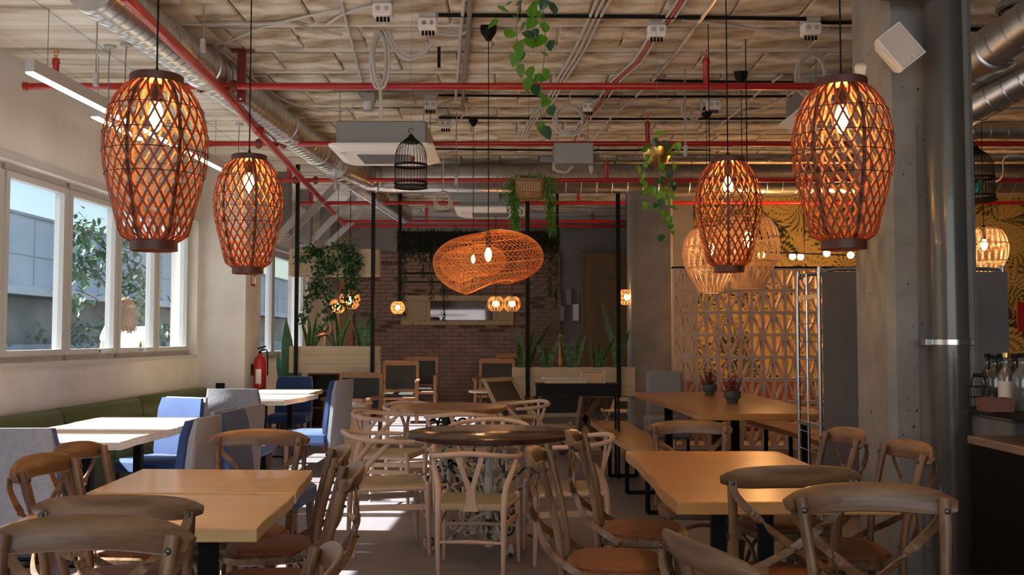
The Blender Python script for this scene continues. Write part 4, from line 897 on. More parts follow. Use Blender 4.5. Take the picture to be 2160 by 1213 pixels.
# upholstered chairs: blue in front, grey behind --------------------------
def make_uph():
    t = thing('upholstered_chair', '', 'chair')
    def pan(y0, y1, z0, z1, w0, w1, n=6, lean=.05, b=.012):
        rs = []
        for i in range(n + 1):
            u = i / n; z = z0 + (z1 - z0) * u; w = w0 + (w1 - w0) * u; yy = -lean * u * u * 1.2 - .012 * sin(pi * u); q = b if i in (0, n) else 0
            rs.append([(-w + b + q, y0 + yy + q, z), (w - b - q, y0 + yy + q, z), (w - q, y0 + yy + b, z), (w - q, y1 + yy - q, z), (-w + q, y1 + yy - q, z), (-w + q, y0 + yy + b, z)])
        return rs
    Geo().rings(pan(-.245, -.20, .33, .95, .232, .222)).build('grey_back_cover', greyf, t, True)
    Geo().rings(pan(-.20, -.15, .42, .945, .230, .220)).build('blue_backrest', bluev, t, True)
    Geo().cbox(-.235, .235, -.2, .25, .35, .47, .025).build('seat', bluev, t, True)
    for sx in (-1, 1):
        for y, yy in ((.21, .22), (-.20, -.25)): Geo().rings([[(sx * .195 + a, (yy if z < .01 else y) + b_, z) for a, b_ in ((-w, -w), (w, -w), (w, w), (-w, w))] for z, w in ((0, .013), (.36, .022))]).build('leg', darkwood, t)
    return t
uc = make_uph(); u0 = [False]
def uph(px, py, d, rz, lab, s=1.0):
    p = P(px, py, d); off = Matrix.Rotation(rz, 3, 'Z') @ V((0, -.25 * s, 0)); loc = V((p.x, p.y, 0)) - off
    if not u0[0]: o = uc; u0[0] = True; o.location = loc; o.rotation_euler = (0, 0, rz); o['label'] = lab; o['group'] = 'blue and grey upholstered chairs'
    else: o = dup(uc, loc, rz, lab, 'blue and grey upholstered chairs')
    o.scale = (s, s, p.z / .95); return o
uph(22, 902, 4.95, .05, 'upholstered chair at the left edge showing its large grey back')
uph(388, 838, 8.05, pi - .45, 'upholstered chair with sunlit blue front at the far end of the near sunlit table')
uph(492, 820, 8.5, -.02, 'grey-backed upholstered chair standing upright before the far sunlit table')
uph(428, 880, 5.55, pi / 2 - .02, 'narrow grey-backed upholstered chair nearest the camera beside the sunlit table')
uph(484, 864, 6.2, -pi / 2 - .05, 'upholstered chair of which a deep blue strip shows between two grey chair backs')
uph(520, 856, 6.95, pi / 2 - .18, 'grey-backed upholstered chair with a white sunlit edge left of the oak chair rail')
uph(622, 794, 12.6, pi, 'dark blue upholstered chair behind the far sunlit table, facing the camera')
uph(720, 801, 9.6, pi / 2 - .22, 'upholstered chair right of the far sunlit table, blue seat and grey back')
uph(700, 832, 10.8, pi / 2 + .1, 'upholstered chair mostly hidden behind the one right of the far sunlit table')
# green bench along the wall -------------------------------------------------
t = thing('wall_bench', 'long olive green upholstered bench along the left wall under the windows', 'bench', (0, 0, 0))
for i, (y0, y1) in enumerate(((3.2, 5.0), (5.03, 6.75), (6.78, 8.35), (8.38, 9.95), (9.98, 11.95))):
    g = Geo(); g.rings([[(wx(y0 + q) + a, y0 + q, z) for a, z in sec] if False else [(wx(y) + a, y, z) for a, z in sec] for q, y, sec in [(0, yy, [(.02 + k, .36), (.19 - k, .36), (.20 - k, .62), (.17 - k, .745 - k), (.13, .775 - k), (.04 + k, .77 - k)]) for yy, k in ((y0, .015), (y0 + .02, 0), (y1 - .02, 0), (y1, .015))]]); g.build('back_cushion', greenv, t, True)
    g = Geo(); g.rings([[(wx(yy) + a, yy, z) for a, z in ((.18, .36), (.60 - k, .36), (.61 - k, .40), (.60 - k, .44), (.56, .46 - k), (.18, .46 - k))] for yy, k in ((y0, .012), (y0 + .02, 0), (y1 - .02, 0), (y1, .012))]); g.build('seat_cushion', greenv, t, True)
Geo().prism([(wx(3.2) + .02, 3.2), (wx(3.2) + .56, 3.2), (wx(11.95) + .56, 11.95), (wx(11.95) + .02, 11.95)], 0, .36).build('base', greenv, t)
# ================================================================ TABLES
def wav(a, b, n, amp, seed):      # wavy edge between two points
    rd = random.Random(seed); a, b = V(a), V(b); T = b - a; N = V((-T.y, T.x)).normalized(); k1 = rd.uniform(0, 6); k2 = rd.uniform(0, 6)
    return [a + T * (i / n) + N * amp * (sin(i / n * 7 + k1) * .6 + sin(i / n * 13 + k2) * .4) * sin(pi * i / n) ** .9 for i in range(n + 1)]
def table(name, label, poly, z, th, mat, legs, cat='table', group=None, live=(), seed=1, leg_kind='post', amp=.022):
    c = V((sum(p[0] for p in poly) / len(poly), sum(p[1] for p in poly) / len(poly))); t = thing(name, label, cat, (c.x, c.y, 0), 0, group)
    pp = []
    for i, p in enumerate(poly):
        q = poly[(i + 1) % len(poly)]
        pp += (wav(p, q, 14, amp, seed + i)[:-1] if i in live else [V(p)])
    pp = [(p[0] - c.x, p[1] - c.y) for p in pp]; Geo().prism(pp, z - th, z, .004).build('tabletop', mat, t)
    for x, y in legs:
        x -= c.x; y -= c.y
        if leg_kind == 'post':
            l = Geo().box(x - .028, x + .028, y - .028, y + .028, .012, z - th).build('leg_post', black, t)
            Geo().cbox(x - .20, x + .20, y - .035, y + .035, 0, .014, .003).box(x - .035, x + .035, y - .2, y + .2, 0, .014).build('foot_plate', black, t)
            Geo().box(x - .16, x + .16, y - .16, y + .16, z - th - .006, z - th).build('mounting_plate', black, t)
    return t
def V2(p): return V((p.x, p.y))
z = .75
a, b, c_, d_ = (-1.745, 4.74), (-.935, 4.70), (-.865, 4.02), (-1.705, 4.02)
table('dining_table', 'oak table at front left, far half of the pair behind the wide seam', [d_, c_, b, a], z, .045, oaktop, [(-1.3, 4.35)], group='front oak tables', live=(1,), amp=.008)
table('dining_table', 'oak table at front left, near half of the pair with the thick front edge', [(-1.70, 3.29), (-.835, 3.29), (-.868, 4.0), (-1.69, 4.0)], z - .004, .045, oaktop, [(-1.07, 3.55)], group='front oak tables', live=(1,), amp=.008)
table('dining_table', 'sunlit pale table by the green bench, near half', [(-3.22, 5.96), (-2.33, 5.96), (-2.31, 6.88), (-3.2, 6.88)], z, .05, ashtop, [(-2.62, 6.2), (-2.9, 6.2)], group='sunlit tables by the bench', live=(1, 3), seed=5)
table('dining_table', 'sunlit pale table by the green bench, far half under the blue chair', [(-3.2, 6.91), (-2.31, 6.91), (-2.40, 7.8), (-3.2, 7.8)], z, .05, ashtop, [(-2.72, 7.3)], group='sunlit tables by the bench', live=(1, 3), seed=9)
table('dining_table', 'sunlit pale table near the white pier, near half with stepped edge', [(-3.1, 9.85), (-2.24, 9.85), (-2.12, 10.95), (-3.06, 10.95)], z, .05, ashtop, [(-2.55, 10.3)], group='sunlit tables by the pier', live=(1,), seed=12)
table('dining_table', 'sunlit pale table near the white pier, far half', [(-3.0, 10.98), (-2.24, 10.98), (-2.28, 12.05), (-3.0, 12.05)], z, .05, ashtop, [(-2.55, 11.5)], group='sunlit tables by the pier', live=(1,), seed=14)
table('dining_table', 'honey oak table with a wavy left edge in front of the right column', [(.625, 3.80), (1.47, 3.80), (1.45, 5.48), (.62, 5.48)], z, .05, oaktop2, [(.87, 4.25), (1.07, 4.25)], live=(3,), seed=20)
table('dining_table', 'honey oak table whose back edge enters at the bottom right corner', [(.765, 1.75), (1.9, 1.75), (1.9, 2.64), (.76, 2.64)], z, .04, oaktop2, [(1.4, 2.1)], seed=23)
# long communal table with two benches
q = [V2(G(1478, 874, z)), V2(G(1722, 872, z)), V2(G(1560, 827, z)), V2(G(1340, 827, z))]
q = [(1.53, 8.15), (2.62, 8.15), (2.62, 11.4), (1.40, 11.4)]
tt = table('communal_table', 'long honey oak slab table before the block screen with two heather pots', q, z, .055, oaktop2, [], live=(3,), seed=31)
tc = tt.location
for x, y in ((1.72, 8.4), (2.45, 8.4), (1.72, 11.0), (2.45, 11.0)): Geo().box(x - .04 - tc.x, x + .04 - tc.x, y - .04 - tc.y, y + .04 - tc.y, 0, z - .055).build('leg', black, tt)
def bench(label, q, ys, seed):
    t = table('slab_bench', label, q, .46, .05, oaktop2, [], cat='bench', group='slab benches', live=(1, 3), seed=seed); c = t.location; x0 = min(p[0] for p in q) + .05; x1 = max(p[0] for p in q) - .06
    for y in ys:
        f = (y - q[0][1]) / (q[2][1] - q[0][1]); l = q[0][0] + (q[3][0] - q[0][0]) * f + .05; r = q[1][0] + (q[2][0] - q[1][0]) * f - .05; h = .41
        g = Geo()
        for A, B in (((l, 0.012), (l, h)), ((r, .012), (r, h)), ((l, .012), (r, .012))): g.bar((A[0] - c.x, y - c.y, A[1]), (B[0] - c.x, y - c.y, B[1]), .035)
        g.build('leg_frame', black, t)
bench('oak slab bench with a wavy left edge running up to the communal table', [(1.02, 7.45), (1.33, 7.45), (1.25, 10.95), (.86, 10.95)], (7.8, 8.8, 9.85), 40)
bench('oak slab bench on the far right side of the communal table, behind the rack', [(2.75, 8.0), (3.12, 8.0), (2.98, 11.0), (2.62, 11.2)], (8.3, 10.6), 43)
# dark glazed round table on ornate iron pedestal
def circ(r, z, n=56, wob=0): return [(r * (1 + wob * sin(5 * 2 * pi * j / n + 1) + wob * .6 * sin(11 * 2 * pi * j / n)) * cos(2 * pi * j / n), r * (1 + wob * sin(5 * 2 * pi * j / n + 1) + wob * .6 * sin(11 * 2 * pi * j / n)) * sin(2 * pi * j / n), z) for j in range(n)]
t = thing('round_table', 'dark glossy brown round table on an ornate peeling white iron base', 'table', (-.15, 6.62, 0))
Geo().rings([circ(.535, .712), circ(.545, .718), circ(.545, .742), circ(.535, .75)]).build('tabletop', tiletop, t, True)
Geo().tube([(0, 0, .0), (0, 0, .03), (0, 0, .06), (0, 0, .70)], [.034, .034, .028, .026], 8).build('pedestal_post', iron, t)
Geo().lathe([(.12, .70), (.12, .712)], 16).build('mounting_plate', iron, t)
def spiral(c, r0, turns, ang0, plane, n=18, sg=1, z_up=True):
    out = []
    for i in range(n + 1):
        u = i / n; a = ang0 + sg * 2 * pi * turns * u; r = r0 * (1 - .8 * u); out.append(V(c) + plane * (r * cos(a)) + V((0, 0, r * sin(a))))
    return out
for k in range(4):
    a = k * pi / 2 + .35; d = V((cos(a), sin(a), 0))
    up = bez([d * .03 + V((0, 0, .30)), d * .13 + V((0, 0, .40)), d * .27 + V((0, 0, .52)), d * .33 + V((0, 0, .62)), d * .24 + V((0, 0, .68)), d * .08 + V((0, 0, .66))], 4)
    Geo().tube(up, .009, 6).tube(spiral(d * .12 + V((0, 0, .55)), .055, 1.4, -pi / 2, d, sg=-1), .007, 5).tube(spiral(d * .31 + V((0, 0, .56)), .045, 1.3, pi, d), .007, 5).tube(bez([d * .03 + V((0, 0, .26)), d * .14 + V((0, 0, .30)), d * .30 + V((0, 0, .45)), d * .33 + V((0, 0, .57))], 4), .007, 5).build('scroll_bracket', iron, t, True)
    ft = bez([d * .02 + V((0, 0, .22)), d * .14 + V((0, 0, .17)), d * .26 + V((0, 0, .07)), d * .36 + V((0, 0, .018)), d * .42 + V((0, 0, .03))], 4)
    Geo().tube(ft, .012, 6).tube(spiral(d * .405 + V((0, 0, .055)), .042, 1.5, -pi / 2, d), .009, 5).tube(spiral(d * .13 + V((0, 0, .10)), .05, 1.4, pi / 2, d, sg=-1), .008, 5).tube(spiral(d * .16 + V((0, 0, .22)), .05, 1.4, -pi / 2, d), .008, 5).tube(spiral(d * .25 + V((0, 0, .15)), .04, 1.4, 0, d), .007, 5).build('scroll_foot', iron, t, True)
# wooden round table on black iron
t = thing('round_table', 'wooden round table with a warm grained top behind the dark round one', 'table', (-.58, 9.05, 0))
Geo().rings([circ(.50, .70, wob=.008), circ(.525, .715, wob=.01), circ(.53, .74, wob=.012), circ(.52, .75, wob=.012)]).build('tabletop', parota, t, True)
Geo().lathe([(.03, 0.02), (.05, .06), (.028, .12), (.045, .3), (.026, .4), (.045, .62), (.09, .69), (.09, .70)], 12).build('pedestal', black, t, True)
for k in range(4): a = k * pi / 2 + .5; d = V((cos(a), sin(a), 0)); Geo().tube(bez([d * .03 + V((0, 0, .25)), d * .15 + V((0, 0, .17)), d * .28 + V((0, 0, .03)), d * .38 + V((0, 0, .02))], 4), .014, 6).build('foot', black, t, True); Geo().tube(spiral(d * .14 + V((0, 0, .58)), .08, 1.2, -pi / 2, d), .010, 5).build('scroll', black, t, True)
# ================================================================ SCREEN, PLANTERS, PLANTS
# openwork block screen
XS, YS, CELL = P(1421, 700, 12.3).x, 12.32, .2745
t = thing('block_screen', 'openwork screen of terracotta-pink blocks with diagonal ribs at right', 'screen', (XS, YS, 0)); bl = []
for v in (0, 1):
    g = Geo(); f = .019; C_ = CELL / 2 - .001; D = .045
    g.box(-C_, -C_ + f, -D, D, 0, 2 * C_).box(C_ - f, C_, -D, D, 0, 2 * C_).box(-C_ + f, C_ - f, -D, D, 0, f).box(-C_ + f, C_ - f, -D, D, 2 * C_ - f, 2 * C_).box(-.016, .016, -D, D, f, 2 * C_ - f)
    for s in (-1, 1):
        a = V((s * (C_ - f), 0, 2 * C_ - f)); b = V((s * .016, 0, f))
        if v: a.z, b.z = b.z, a.z
        g.strip([a, b], V((0, 1, 0)), D * 2, .022)
    m_ = g.mesh('screen_block'); m_.materials.append(blockw); bl.append(m_)
for r_ in range(8):
    for c_ in range(9):
        o = bpy.data.objects.new('screen_block', bl[r_ % 2]); COL.objects.link(o); o.parent = t; o.location = ((c_ + .5) * CELL, 0, .03 + r_ * CELL); o.rotation_euler = (0, 0, 0)
Geo().box(-.01, CELL * 9, -.05, .05, .03 + 8 * CELL, .05 + 8 * CELL).build('top_rail', black, t); Geo().box(0, CELL * 9, -.05, .05, 0, .03).build('kerb', blockw, t)
# leather sofa behind the screen
t = thing('leather_sofa', 'reddish brown leather seat behind the lower part of the block screen', 'sofa', (3.0, 13.6, 0)); lm = M('brown_leather', (.16, .05, .03), .45)
Geo().cbox(-1, 1.2, -.3, .35, .12, .42, .04).build('seat', lm, t, True); Geo().cbox(-1, 1.2, .25, .45, .3, .8, .04).build('backrest', lm, t, True)
for x in (-.9, 1.1): Geo().box(x - .03, x + .03, -.25, -.19, 0, .12).build('leg', black, t)
# grey armchair by the far column
t = thing('grey_armchair', 'light grey upholstered armchair beside the foot of the far column', 'armchair', (1.93, 11.95, 0)); t.location = (1.75, 11.75, 0)
Geo().cbox(-.18, .32, -.25, .25, .20, .46, .03).build('seat', greyf, t, True); Geo().cbox(-.13, .30, .22, .36, .2, .97, .03).build('backrest', greyf, t, True)
for x in (-.14, .28): Geo().box(x - .015, x + .015, -.22, -.19, 0, .2).build('leg', black, t)
D1 = 12.78
# hanging planters -----------------------------------------------------------
def trough(name, label, pa, pb, d, dep=.24, mat=planterw):
    a = P(*pa, d); b = P(*pb, d); L = b.x - a.x; H = a.z - b.z
    t = thing(name, label, 'planter', (a.x, d, b.z)); th = .016
    for k, (y0, y1) in enumerate(((0, th), (dep - th, dep))):
        for j in range(3): Geo().cbox(0, L, y0, y1, j * H / 3 + .0008, (j + 1) * H / 3 - .0008, .0015).build('board', mat, t)
    for x in (0, L - th): Geo().box(x, x + th, th, dep - th, 0, H).build('end_board', mat, t)
    Geo().box(th, L - th, th, dep - th, .0, .015).build('bottom', mat, t); Geo().box(th, L - th, th, dep - th, H * .5, H - .025).build('soil', soil, t)
    return t, a, b, H
pl1, a1, b1, H1 = trough('hanging_planter', 'long pale wooden planter box with three snake plants and a flamingo, lower left', (610, 730), (798, 787), D1)
pl0, a0, b0, H0 = trough('hanging_planter', 'pale wooden planter box hanging higher, half covered by ivy', (610, 525), (798, 582), D1)
pl2, a2, b2, H2 = trough('hanging_planter', 'long pale wooden planter box in the centre right with five snake plants', (1080, 775), (1340, 836), D1)
def post(px, d, pyb, lab, w=.045):
    p = P(px, pyb, d); t = thing('ceiling_post', lab, 'post', (p.x, d - .035, p.z), 0, 'black ceiling posts'); Geo().box(-w / 2, w / 2, -w / 2, w / 2, 0, ZC - p.z).build('tube', black, t); Geo().box(-.06, .06, -.06, .06, ZC - p.z - .008, ZC - p.z).build('flange', black, t); return t
post(625, D1, 792, 'black square post at the left end of the two left planters'); post(786, D1, 790, 'black square post at the right end of the two left planters')
post(1113, D1, 838, 'black square post at the left of the centre right planter', .052); post(1305, D1, 838, 'black square post at the right of the centre right planter', .052)
# green wall trough in the back room
fa, fb_ = P(838, 488, 14.35), P(1180, 528, 14.35); t = thing('hanging_green_frame', 'black hanging frame packed with dark ferns and trailing stems in the back room', 'plant frame', (fa.x, 14.35, fb_.z)); L = fb_.x - fa.x; H = fa.z - fb_.z
Geo().box(0, L, 0, .02, 0, H).box(0, L, .38, .4, 0, H).box(0, .02, .02, .38, 0, H).box(L - .02, L, .02, .38, 0, H).build('trough', black, t)
for x in (.02, L - .02): Geo().bar((x, .2, 0), (x, .2, ZC - fb_.z), .04).build('hanger', black, t)
Geo().bar((.02, .2, -.85), (.02, .2, 0), .04).bar((.02, .2, -.32), (1.1, .2, -.32), .03).bar((.02, .2, -.45), (1.1, .2, -.45), .02).build('lower_rail', black, t)
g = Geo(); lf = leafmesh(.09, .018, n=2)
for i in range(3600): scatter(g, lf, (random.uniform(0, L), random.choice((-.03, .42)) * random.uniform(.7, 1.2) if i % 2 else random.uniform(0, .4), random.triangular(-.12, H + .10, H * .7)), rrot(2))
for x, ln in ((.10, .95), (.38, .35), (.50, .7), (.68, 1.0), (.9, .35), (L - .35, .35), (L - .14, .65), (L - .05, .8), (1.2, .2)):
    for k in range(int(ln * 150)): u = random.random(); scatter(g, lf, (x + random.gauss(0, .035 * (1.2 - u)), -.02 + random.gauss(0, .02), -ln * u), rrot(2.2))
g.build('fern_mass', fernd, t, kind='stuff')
# leaves -----------------------------------------------------------------------
def snake(name, label, loc, specs, seed):
    rd = random.Random(seed); t = thing(name, label, 'plant', loc, 0, 'snake plants')
    for (dx, H, lean, w) in [[s_[0] * 1.18, s_[1] * 1.15, s_[2] * 1.18, s_[3] * .92] for s_ in specs]:
        a = rd.uniform(0, 6.28); n = 9; pts = []; ws = []
        for i in range(n + 1):
            u = i / n; pts.append(V((dx + lean * u ** 1.6, rd.uniform(-.004, .004) + .04 * sin(a) * u, H * u))); ws.append(w * (.55 + .75 * sin(pi * min(u * .8 + .12, 1))) * (1 if u < .8 else max(.05, (1 - u) * 5)))
        tw = a % 1.2 - .6; ups = [V((cos(tw + u_ * .5), sin(tw + u_ * .5), 0)) for u_ in [i / n for i in range(n + 1)]]
        lf_ = Geo().strip(pts, ups, ws, .005).build('leaf', snakem, t)
        e = Geo()
        for s in (-1, 1): e.tube([pts[i] + ups[i].normalized() * ws[i] / 2 * s for i in range(n + 1)], .0028, 4)
        e.build('leaf_edge', snakee, lf_)
    return t
def sploc(px, d, z): return (P(px, 700, d).x, d + .12, z)
z1 = b1.z + H1 * .82
snake('snake_plant', 'snake plant at the left end of the lower left planter', sploc(651, D1, z1), [(-.03, .34, -.08, .035), (0, .40, -.03, .04), (.02, .44, .06, .035), (.03, .36, .16, .04), (-.02, .30, .02, .04), (.01, .33, .12, .035), (.04, .30, .20, .03)], 1)
snake('snake_plant', 'snake plant in the middle of the lower left planter behind the flamingo', sploc(712, D1, z1), [(-.04, .42, -.12, .035), (-.01, .45, -.04, .04), (.01, .50, .10, .035), (.03, .46, .14, .03), (0, .34, .05, .04), (-.05, .32, -.22, .025), (.02, .38, .12, .03)], 2)
snake('snake_plant', 'broad snake plant at the right end of the lower left planter', sploc(764, D1, z1), [(-.02, .40, -.02, .07), (.02, .46, .06, .05), (-.04, .38, -.10, .04), (.04, .36, .12, .045), (.05, .42, .10, .03)], 3)
z2_ = b2.z + H2 * .82
snake('snake_plant', 'tall snake plant at the left end of the centre right planter', sploc(1108, D1, z2_), [(-.03, .55, -.06, .06), (.02, .52, .08, .055), (.04, .60, .28, .06), (-.05, .36, -.03, .06), (.0, .40, .10, .05)], 4)
snake('snake_plant', 'snake plant second from the left in the centre right planter', sploc(1154, D1, z2_), [(-.03, .40, -.12, .05), (0, .34, -.02, .055), (.02, .42, .14, .05), (.03, .30, .08, .04)], 5)
snake('snake_plant', 'bushy snake plant in the middle of the centre right planter', sploc(1212, D1, z2_), [(-.04, .38, -.10, .045), (-.01, .36, -.02, .05), (.01, .46, .06, .045), (.03, .42, .10, .045), (.04, .30, .03, .04)], 6)
snake('snake_plant', 'snake plant second from the right in the centre right planter', sploc(1262, D1, z2_), [(-.03, .40, -.05, .05), (0, .38, .02, .045), (.03, .40, .17, .045), (.02, .26, .04, .04)], 7)
snake('snake_plant', 'tallest snake plant beside the right black post of the centre planter', sploc(1303, D1, z2_), [(-.01, .82, -.16, .05), (.01, .70, .02, .065), (.02, .48, .13, .045), (-.02, .40, -.01, .04)], 8)
def ivy(name, label, loc, hang, leafgeo, mat, cat='plant', vine=True, group=None):
    t = thing(name, label, cat, loc, 0, group); g = Geo()
    for p, n, r in hang:
        for k in range(n): scatter(g, leafgeo, V(p) + V((random.gauss(0, r[0]), random.gauss(0, r[1]), random.gauss(0, r[2]))), rrot(1.8), random.uniform(.7, 1.2))
    g.build('foliage', mat, t, kind='stuff'); return t
lf = leafmesh(.055, .05, n=3, heart=True); hg = []
def hp(px, py, n, rx=.05, rz=.05, d=D1 - .07): p = P(px, py, d); return ((p.x - a0.x, p.y - D1, p.z - b0.z), n, (rx * 1.15, .03, rz * 1.15))
hg = [hp(664, 530, 130, .07, .04), hp(690, 560, 130, .07, .06), hp(670, 590, 130, .06, .07), hp(735, 535, 150, .06, .06), hp(740, 575, 150, .06, .08), hp(740, 610, 110, .05, .06), hp(662, 615, 90, .05, .06), hp(690, 615, 60, .05, .06), hp(648, 640, 40, .03, .06), hp(636, 665, 30, .03, .05), hp(690, 650, 45, .04, .05), hp(720, 640, 40, .05, .04), hp(645, 545, 20, .04, .02), hp(757, 555, 30, .03, .05), hp(700, 668, 25, .05, .02), hp(715, 520, 60, .09, .02)]
iv = ivy('trailing_ivy', 'variegated ivy spilling over the higher left planter box', (a0.x, D1, b0.z), hg, lf, ivym)
g = Geo()
for i in range(14): x = random.uniform(.45, .75); s = random.uniform(-.15, .15); g.tube(bez([(x, .1, H0), (x + s * .4, .06, H0 + .14), (x + s, .0, H0 + .10 + random.uniform(-.05, .08))], 4), .0025, 4)
g.build('grass_blade', snakee, iv, kind='stuff')
# basket of ferns
bp_ = P(1116, 400, 8.6); t = thing('fern_basket', 'woven basket with two green fern trails hanging in the centre', 'hanging basket', bp_)
g = Geo(); rs = []
for z, w, d in ((-.085, .118, .10), (-.08, .125, .105), (.06, .135, .115), (.085, .13, .11), (.08, .115, .095), (-.06, .11, .09)):
    rs.append([(w * abs(cos(a)) ** .5 * (1 if cos(a) >= 0 else -1), d * abs(sin(a)) ** .5 * (1 if sin(a) >= 0 else -1), z) for a in [2 * pi * j / 24 for j in range(24)]])
g.rings(rs).build('basket', baskm, t, True); g = Geo()
for z in (-.02, .0, .02, .04): g.tube([(x_, -.118, z) for x_ in (-.09, 0, .09)], .003, 4)
for i in range(9): x_ = -.09 + .0225 * i; g.tube([(x_, -.119, -.03), (x_, -.120, .05)], .003, 4)
g.build('basket_weave', planterw, t); Geo().tube([(-.12, 0, .08), (0, 0, .3), (.12, 0, .08)], .0015, 4).tube([(0, 0, .3), (0, 0, ZC - bp_.z)], .0015, 4).build('wire', black, t)
g = Geo(); lf = leafmesh(.045, .010, n=2)
for (px, y0, y1, w, n) in ((1082, 372, 480, .042, 900), (1156, 372, 490, .036, 800), (1115, 366, 378, .11, 240)):
    for k in range(n):
        u = random.random(); q = P(px + (u * 8 if px > 1100 else u * 4), y0 + (y1 - y0) * u, 8.55); scatter(g, lf, q - bp_ + V((random.gauss(0, w * (1.05 - .7 * u)), random.gauss(0, .03), 0)), rrot(2.2), random.uniform(.7, 1.3))
g.build('fern_foliage', fernm, t, kind='stuff')
# leaf by leaf: the trailing vines
big = leafmesh(.085, .075, n=5, heart=True, cup=.2); bigm = [big.mesh('leaf'), big.mesh('leaf')]
bigm[0].materials.append(leafm); bigm[1].materials.append(leafd)
def vine(name, label, loc, stems, spots, s=1.0, dark=.3, parent=None):
    t = parent or thing(name, label, 'plant', loc)
    g = Geo()
    for st_ in stems: g.tube(bez([V(p) - V(t.location) for p in st_], 5), .0022, 4)
    g.build('stem', fernm, t)
    for p in spots:
        o = bpy.data.objects.new('leaf', bigm[1] if random.random() < dark else bigm[0]); COL.objects.link(o); o.parent = t; o.location = V(p) - V(t.location)
        o.rotation_euler = (random.uniform(-2.3, -1.1), random.uniform(-.5, .5), random.uniform(-1.0, 1.0) + (pi if random.random() < .12 else 0)); k = s * random.uniform(.75, 1.2); o.scale = (k, k, k)
    return t
D = 3.6
sp = [(1060, 14), (1082, 30), (1098, 2), (1118, 10), (1135, 20), (1150, 0), (1128, 40), (1102, 46), (1078, 60), (1090, 84), (1112, 66), (1130, 60), (1148, 50), (1140, 74), (1118, 78), (1085, 112), (1100, 104), (1158, 88), (1150, 110), (1092, 138), (1112, 142), (1108, 160), (1148, 140), (1140, 152), (1152, 160), (1132, 180), (1146, 195), (1160, 205), (1156, 222), (1136, 255), (1150, 262), (1166, 8), (1046, 36), (1070, 4), (1128, 3)]
vine('pothos_vine', 'large-leaved green pothos trailing down from the top edge right of the black ceiling cup', P(1110, -60, D), [[P(1100, -70, D), P(1090, 60, D), P(1098, 140, D), P(1118, 160, D)], [P(1130, -70, D), P(1150, 60, D), P(1145, 150, D), P(1140, 200, D), P(1140, 268, D)]], [P(x + random.uniform(-4, 4), y + random.uniform(-4, 4), D + random.uniform(-.05, .05)) for x, y in sp], .62)
D = 4.9; pb = P(1386, 328, D); t = thing('gold_bowl_planter', 'small gold bowl with bright green trailing leaves hanging right of centre', 'hanging planter', pb)
Geo().rings([circ(.072, .03, 24), circ(.073, .033, 24), circ(.068, 0, 24), circ(.05, -.035, 24), circ(.02, -.05, 24), circ(.002, -.052, 24)]).build('bowl', goldm, t, True)
Geo().tube([(-.07, 0, .03), (0, 0, .25), (.07, 0, .03)], .001, 4).tube([(0, 0, .25), (0, 0, ZC - pb.z)], .001, 4).build('wire', greyd, t)
sp = [(1368, 305), (1378, 292), (1390, 275), (1398, 296), (1410, 300), (1425, 300), (1362, 312), (1384, 310), (1404, 312), (1368, 325), (1420, 318), (1434, 306), (1360, 340), (1358, 366), (1366, 384), (1354, 378), (1375, 392), (1388, 352), (1400, 345), (1412, 360), (1418, 378), (1400, 372), (1388, 376), (1406, 392), (1395, 400), (1414, 404), (1425, 345), (1408, 420), (1416, 432), (1396, 418), (1386, 428), (1402, 442), (1384, 408), (1360, 424), (1410, 455), (1414, 470), (1394, 494), (1418, 484), (1376, 430), (1424, 390), (1362, 400), (1350, 350)]
vine('', '', None, [[P(1400, 310, D), P(1420, 350, D), P(1405, 420, D), P(1414, 485, D)], [P(1370, 310, D), P(1358, 360, D), P(1366, 420, D)], [P(1388, 320, D - .06), P(1394, 400, D - .06), P(1392, 495, D)]], [P(x, y, D - .07 + random.uniform(-.03, .05)) for x, y in sp], .52, .3, t)
# heather pots
def heather(px, py, lab, s):
    p = G(px, py, .752); t = thing('heather_pot', lab, 'potted plant', (p.x, p.y, .7505), 0, 'heather pots'); t.scale = (s, s, s)
    Geo().rings([circ(r, z, 24) for r, z in ((.052, 0), (.055, .004), (.055, .03), (.075, .045), (.08, .06), (.083, .115), (.078, .118), (.074, .10))]).build('pot', potm, t, True)
    Geo().rings([circ(.073, .09, 16), circ(.073, .10, 16)]).build('soil', soil, t); g = Geo(); lf = leafmesh(.014, .007, n=2)
    for k in range(34):
        a = random.uniform(0, 6.28); r = random.uniform(0, .075); L = random.uniform(.10, .19); tp = V((r * cos(a) * 1.5, r * sin(a) * 1.5, .09 + L)); b_ = V((r * cos(a) * .7, r * sin(a) * .7, .095)); g.tube([b_, tp], .0015, 3)
        for q in range(26): scatter(g, lf, b_.lerp(tp, random.uniform(.12, 1)) + V([random.gauss(0, .005) for _ in range(3)]), rrot(2.4))
    g.build('heather_sprigs', heath, t, kind='stuff')
heather(1497, 833, 'dark red heather in a glazed grey pot, the left and farther of two', 1.0); heather(1545, 850, 'dark red heather in a glazed grey pot, the right and nearer of two', 1.0)
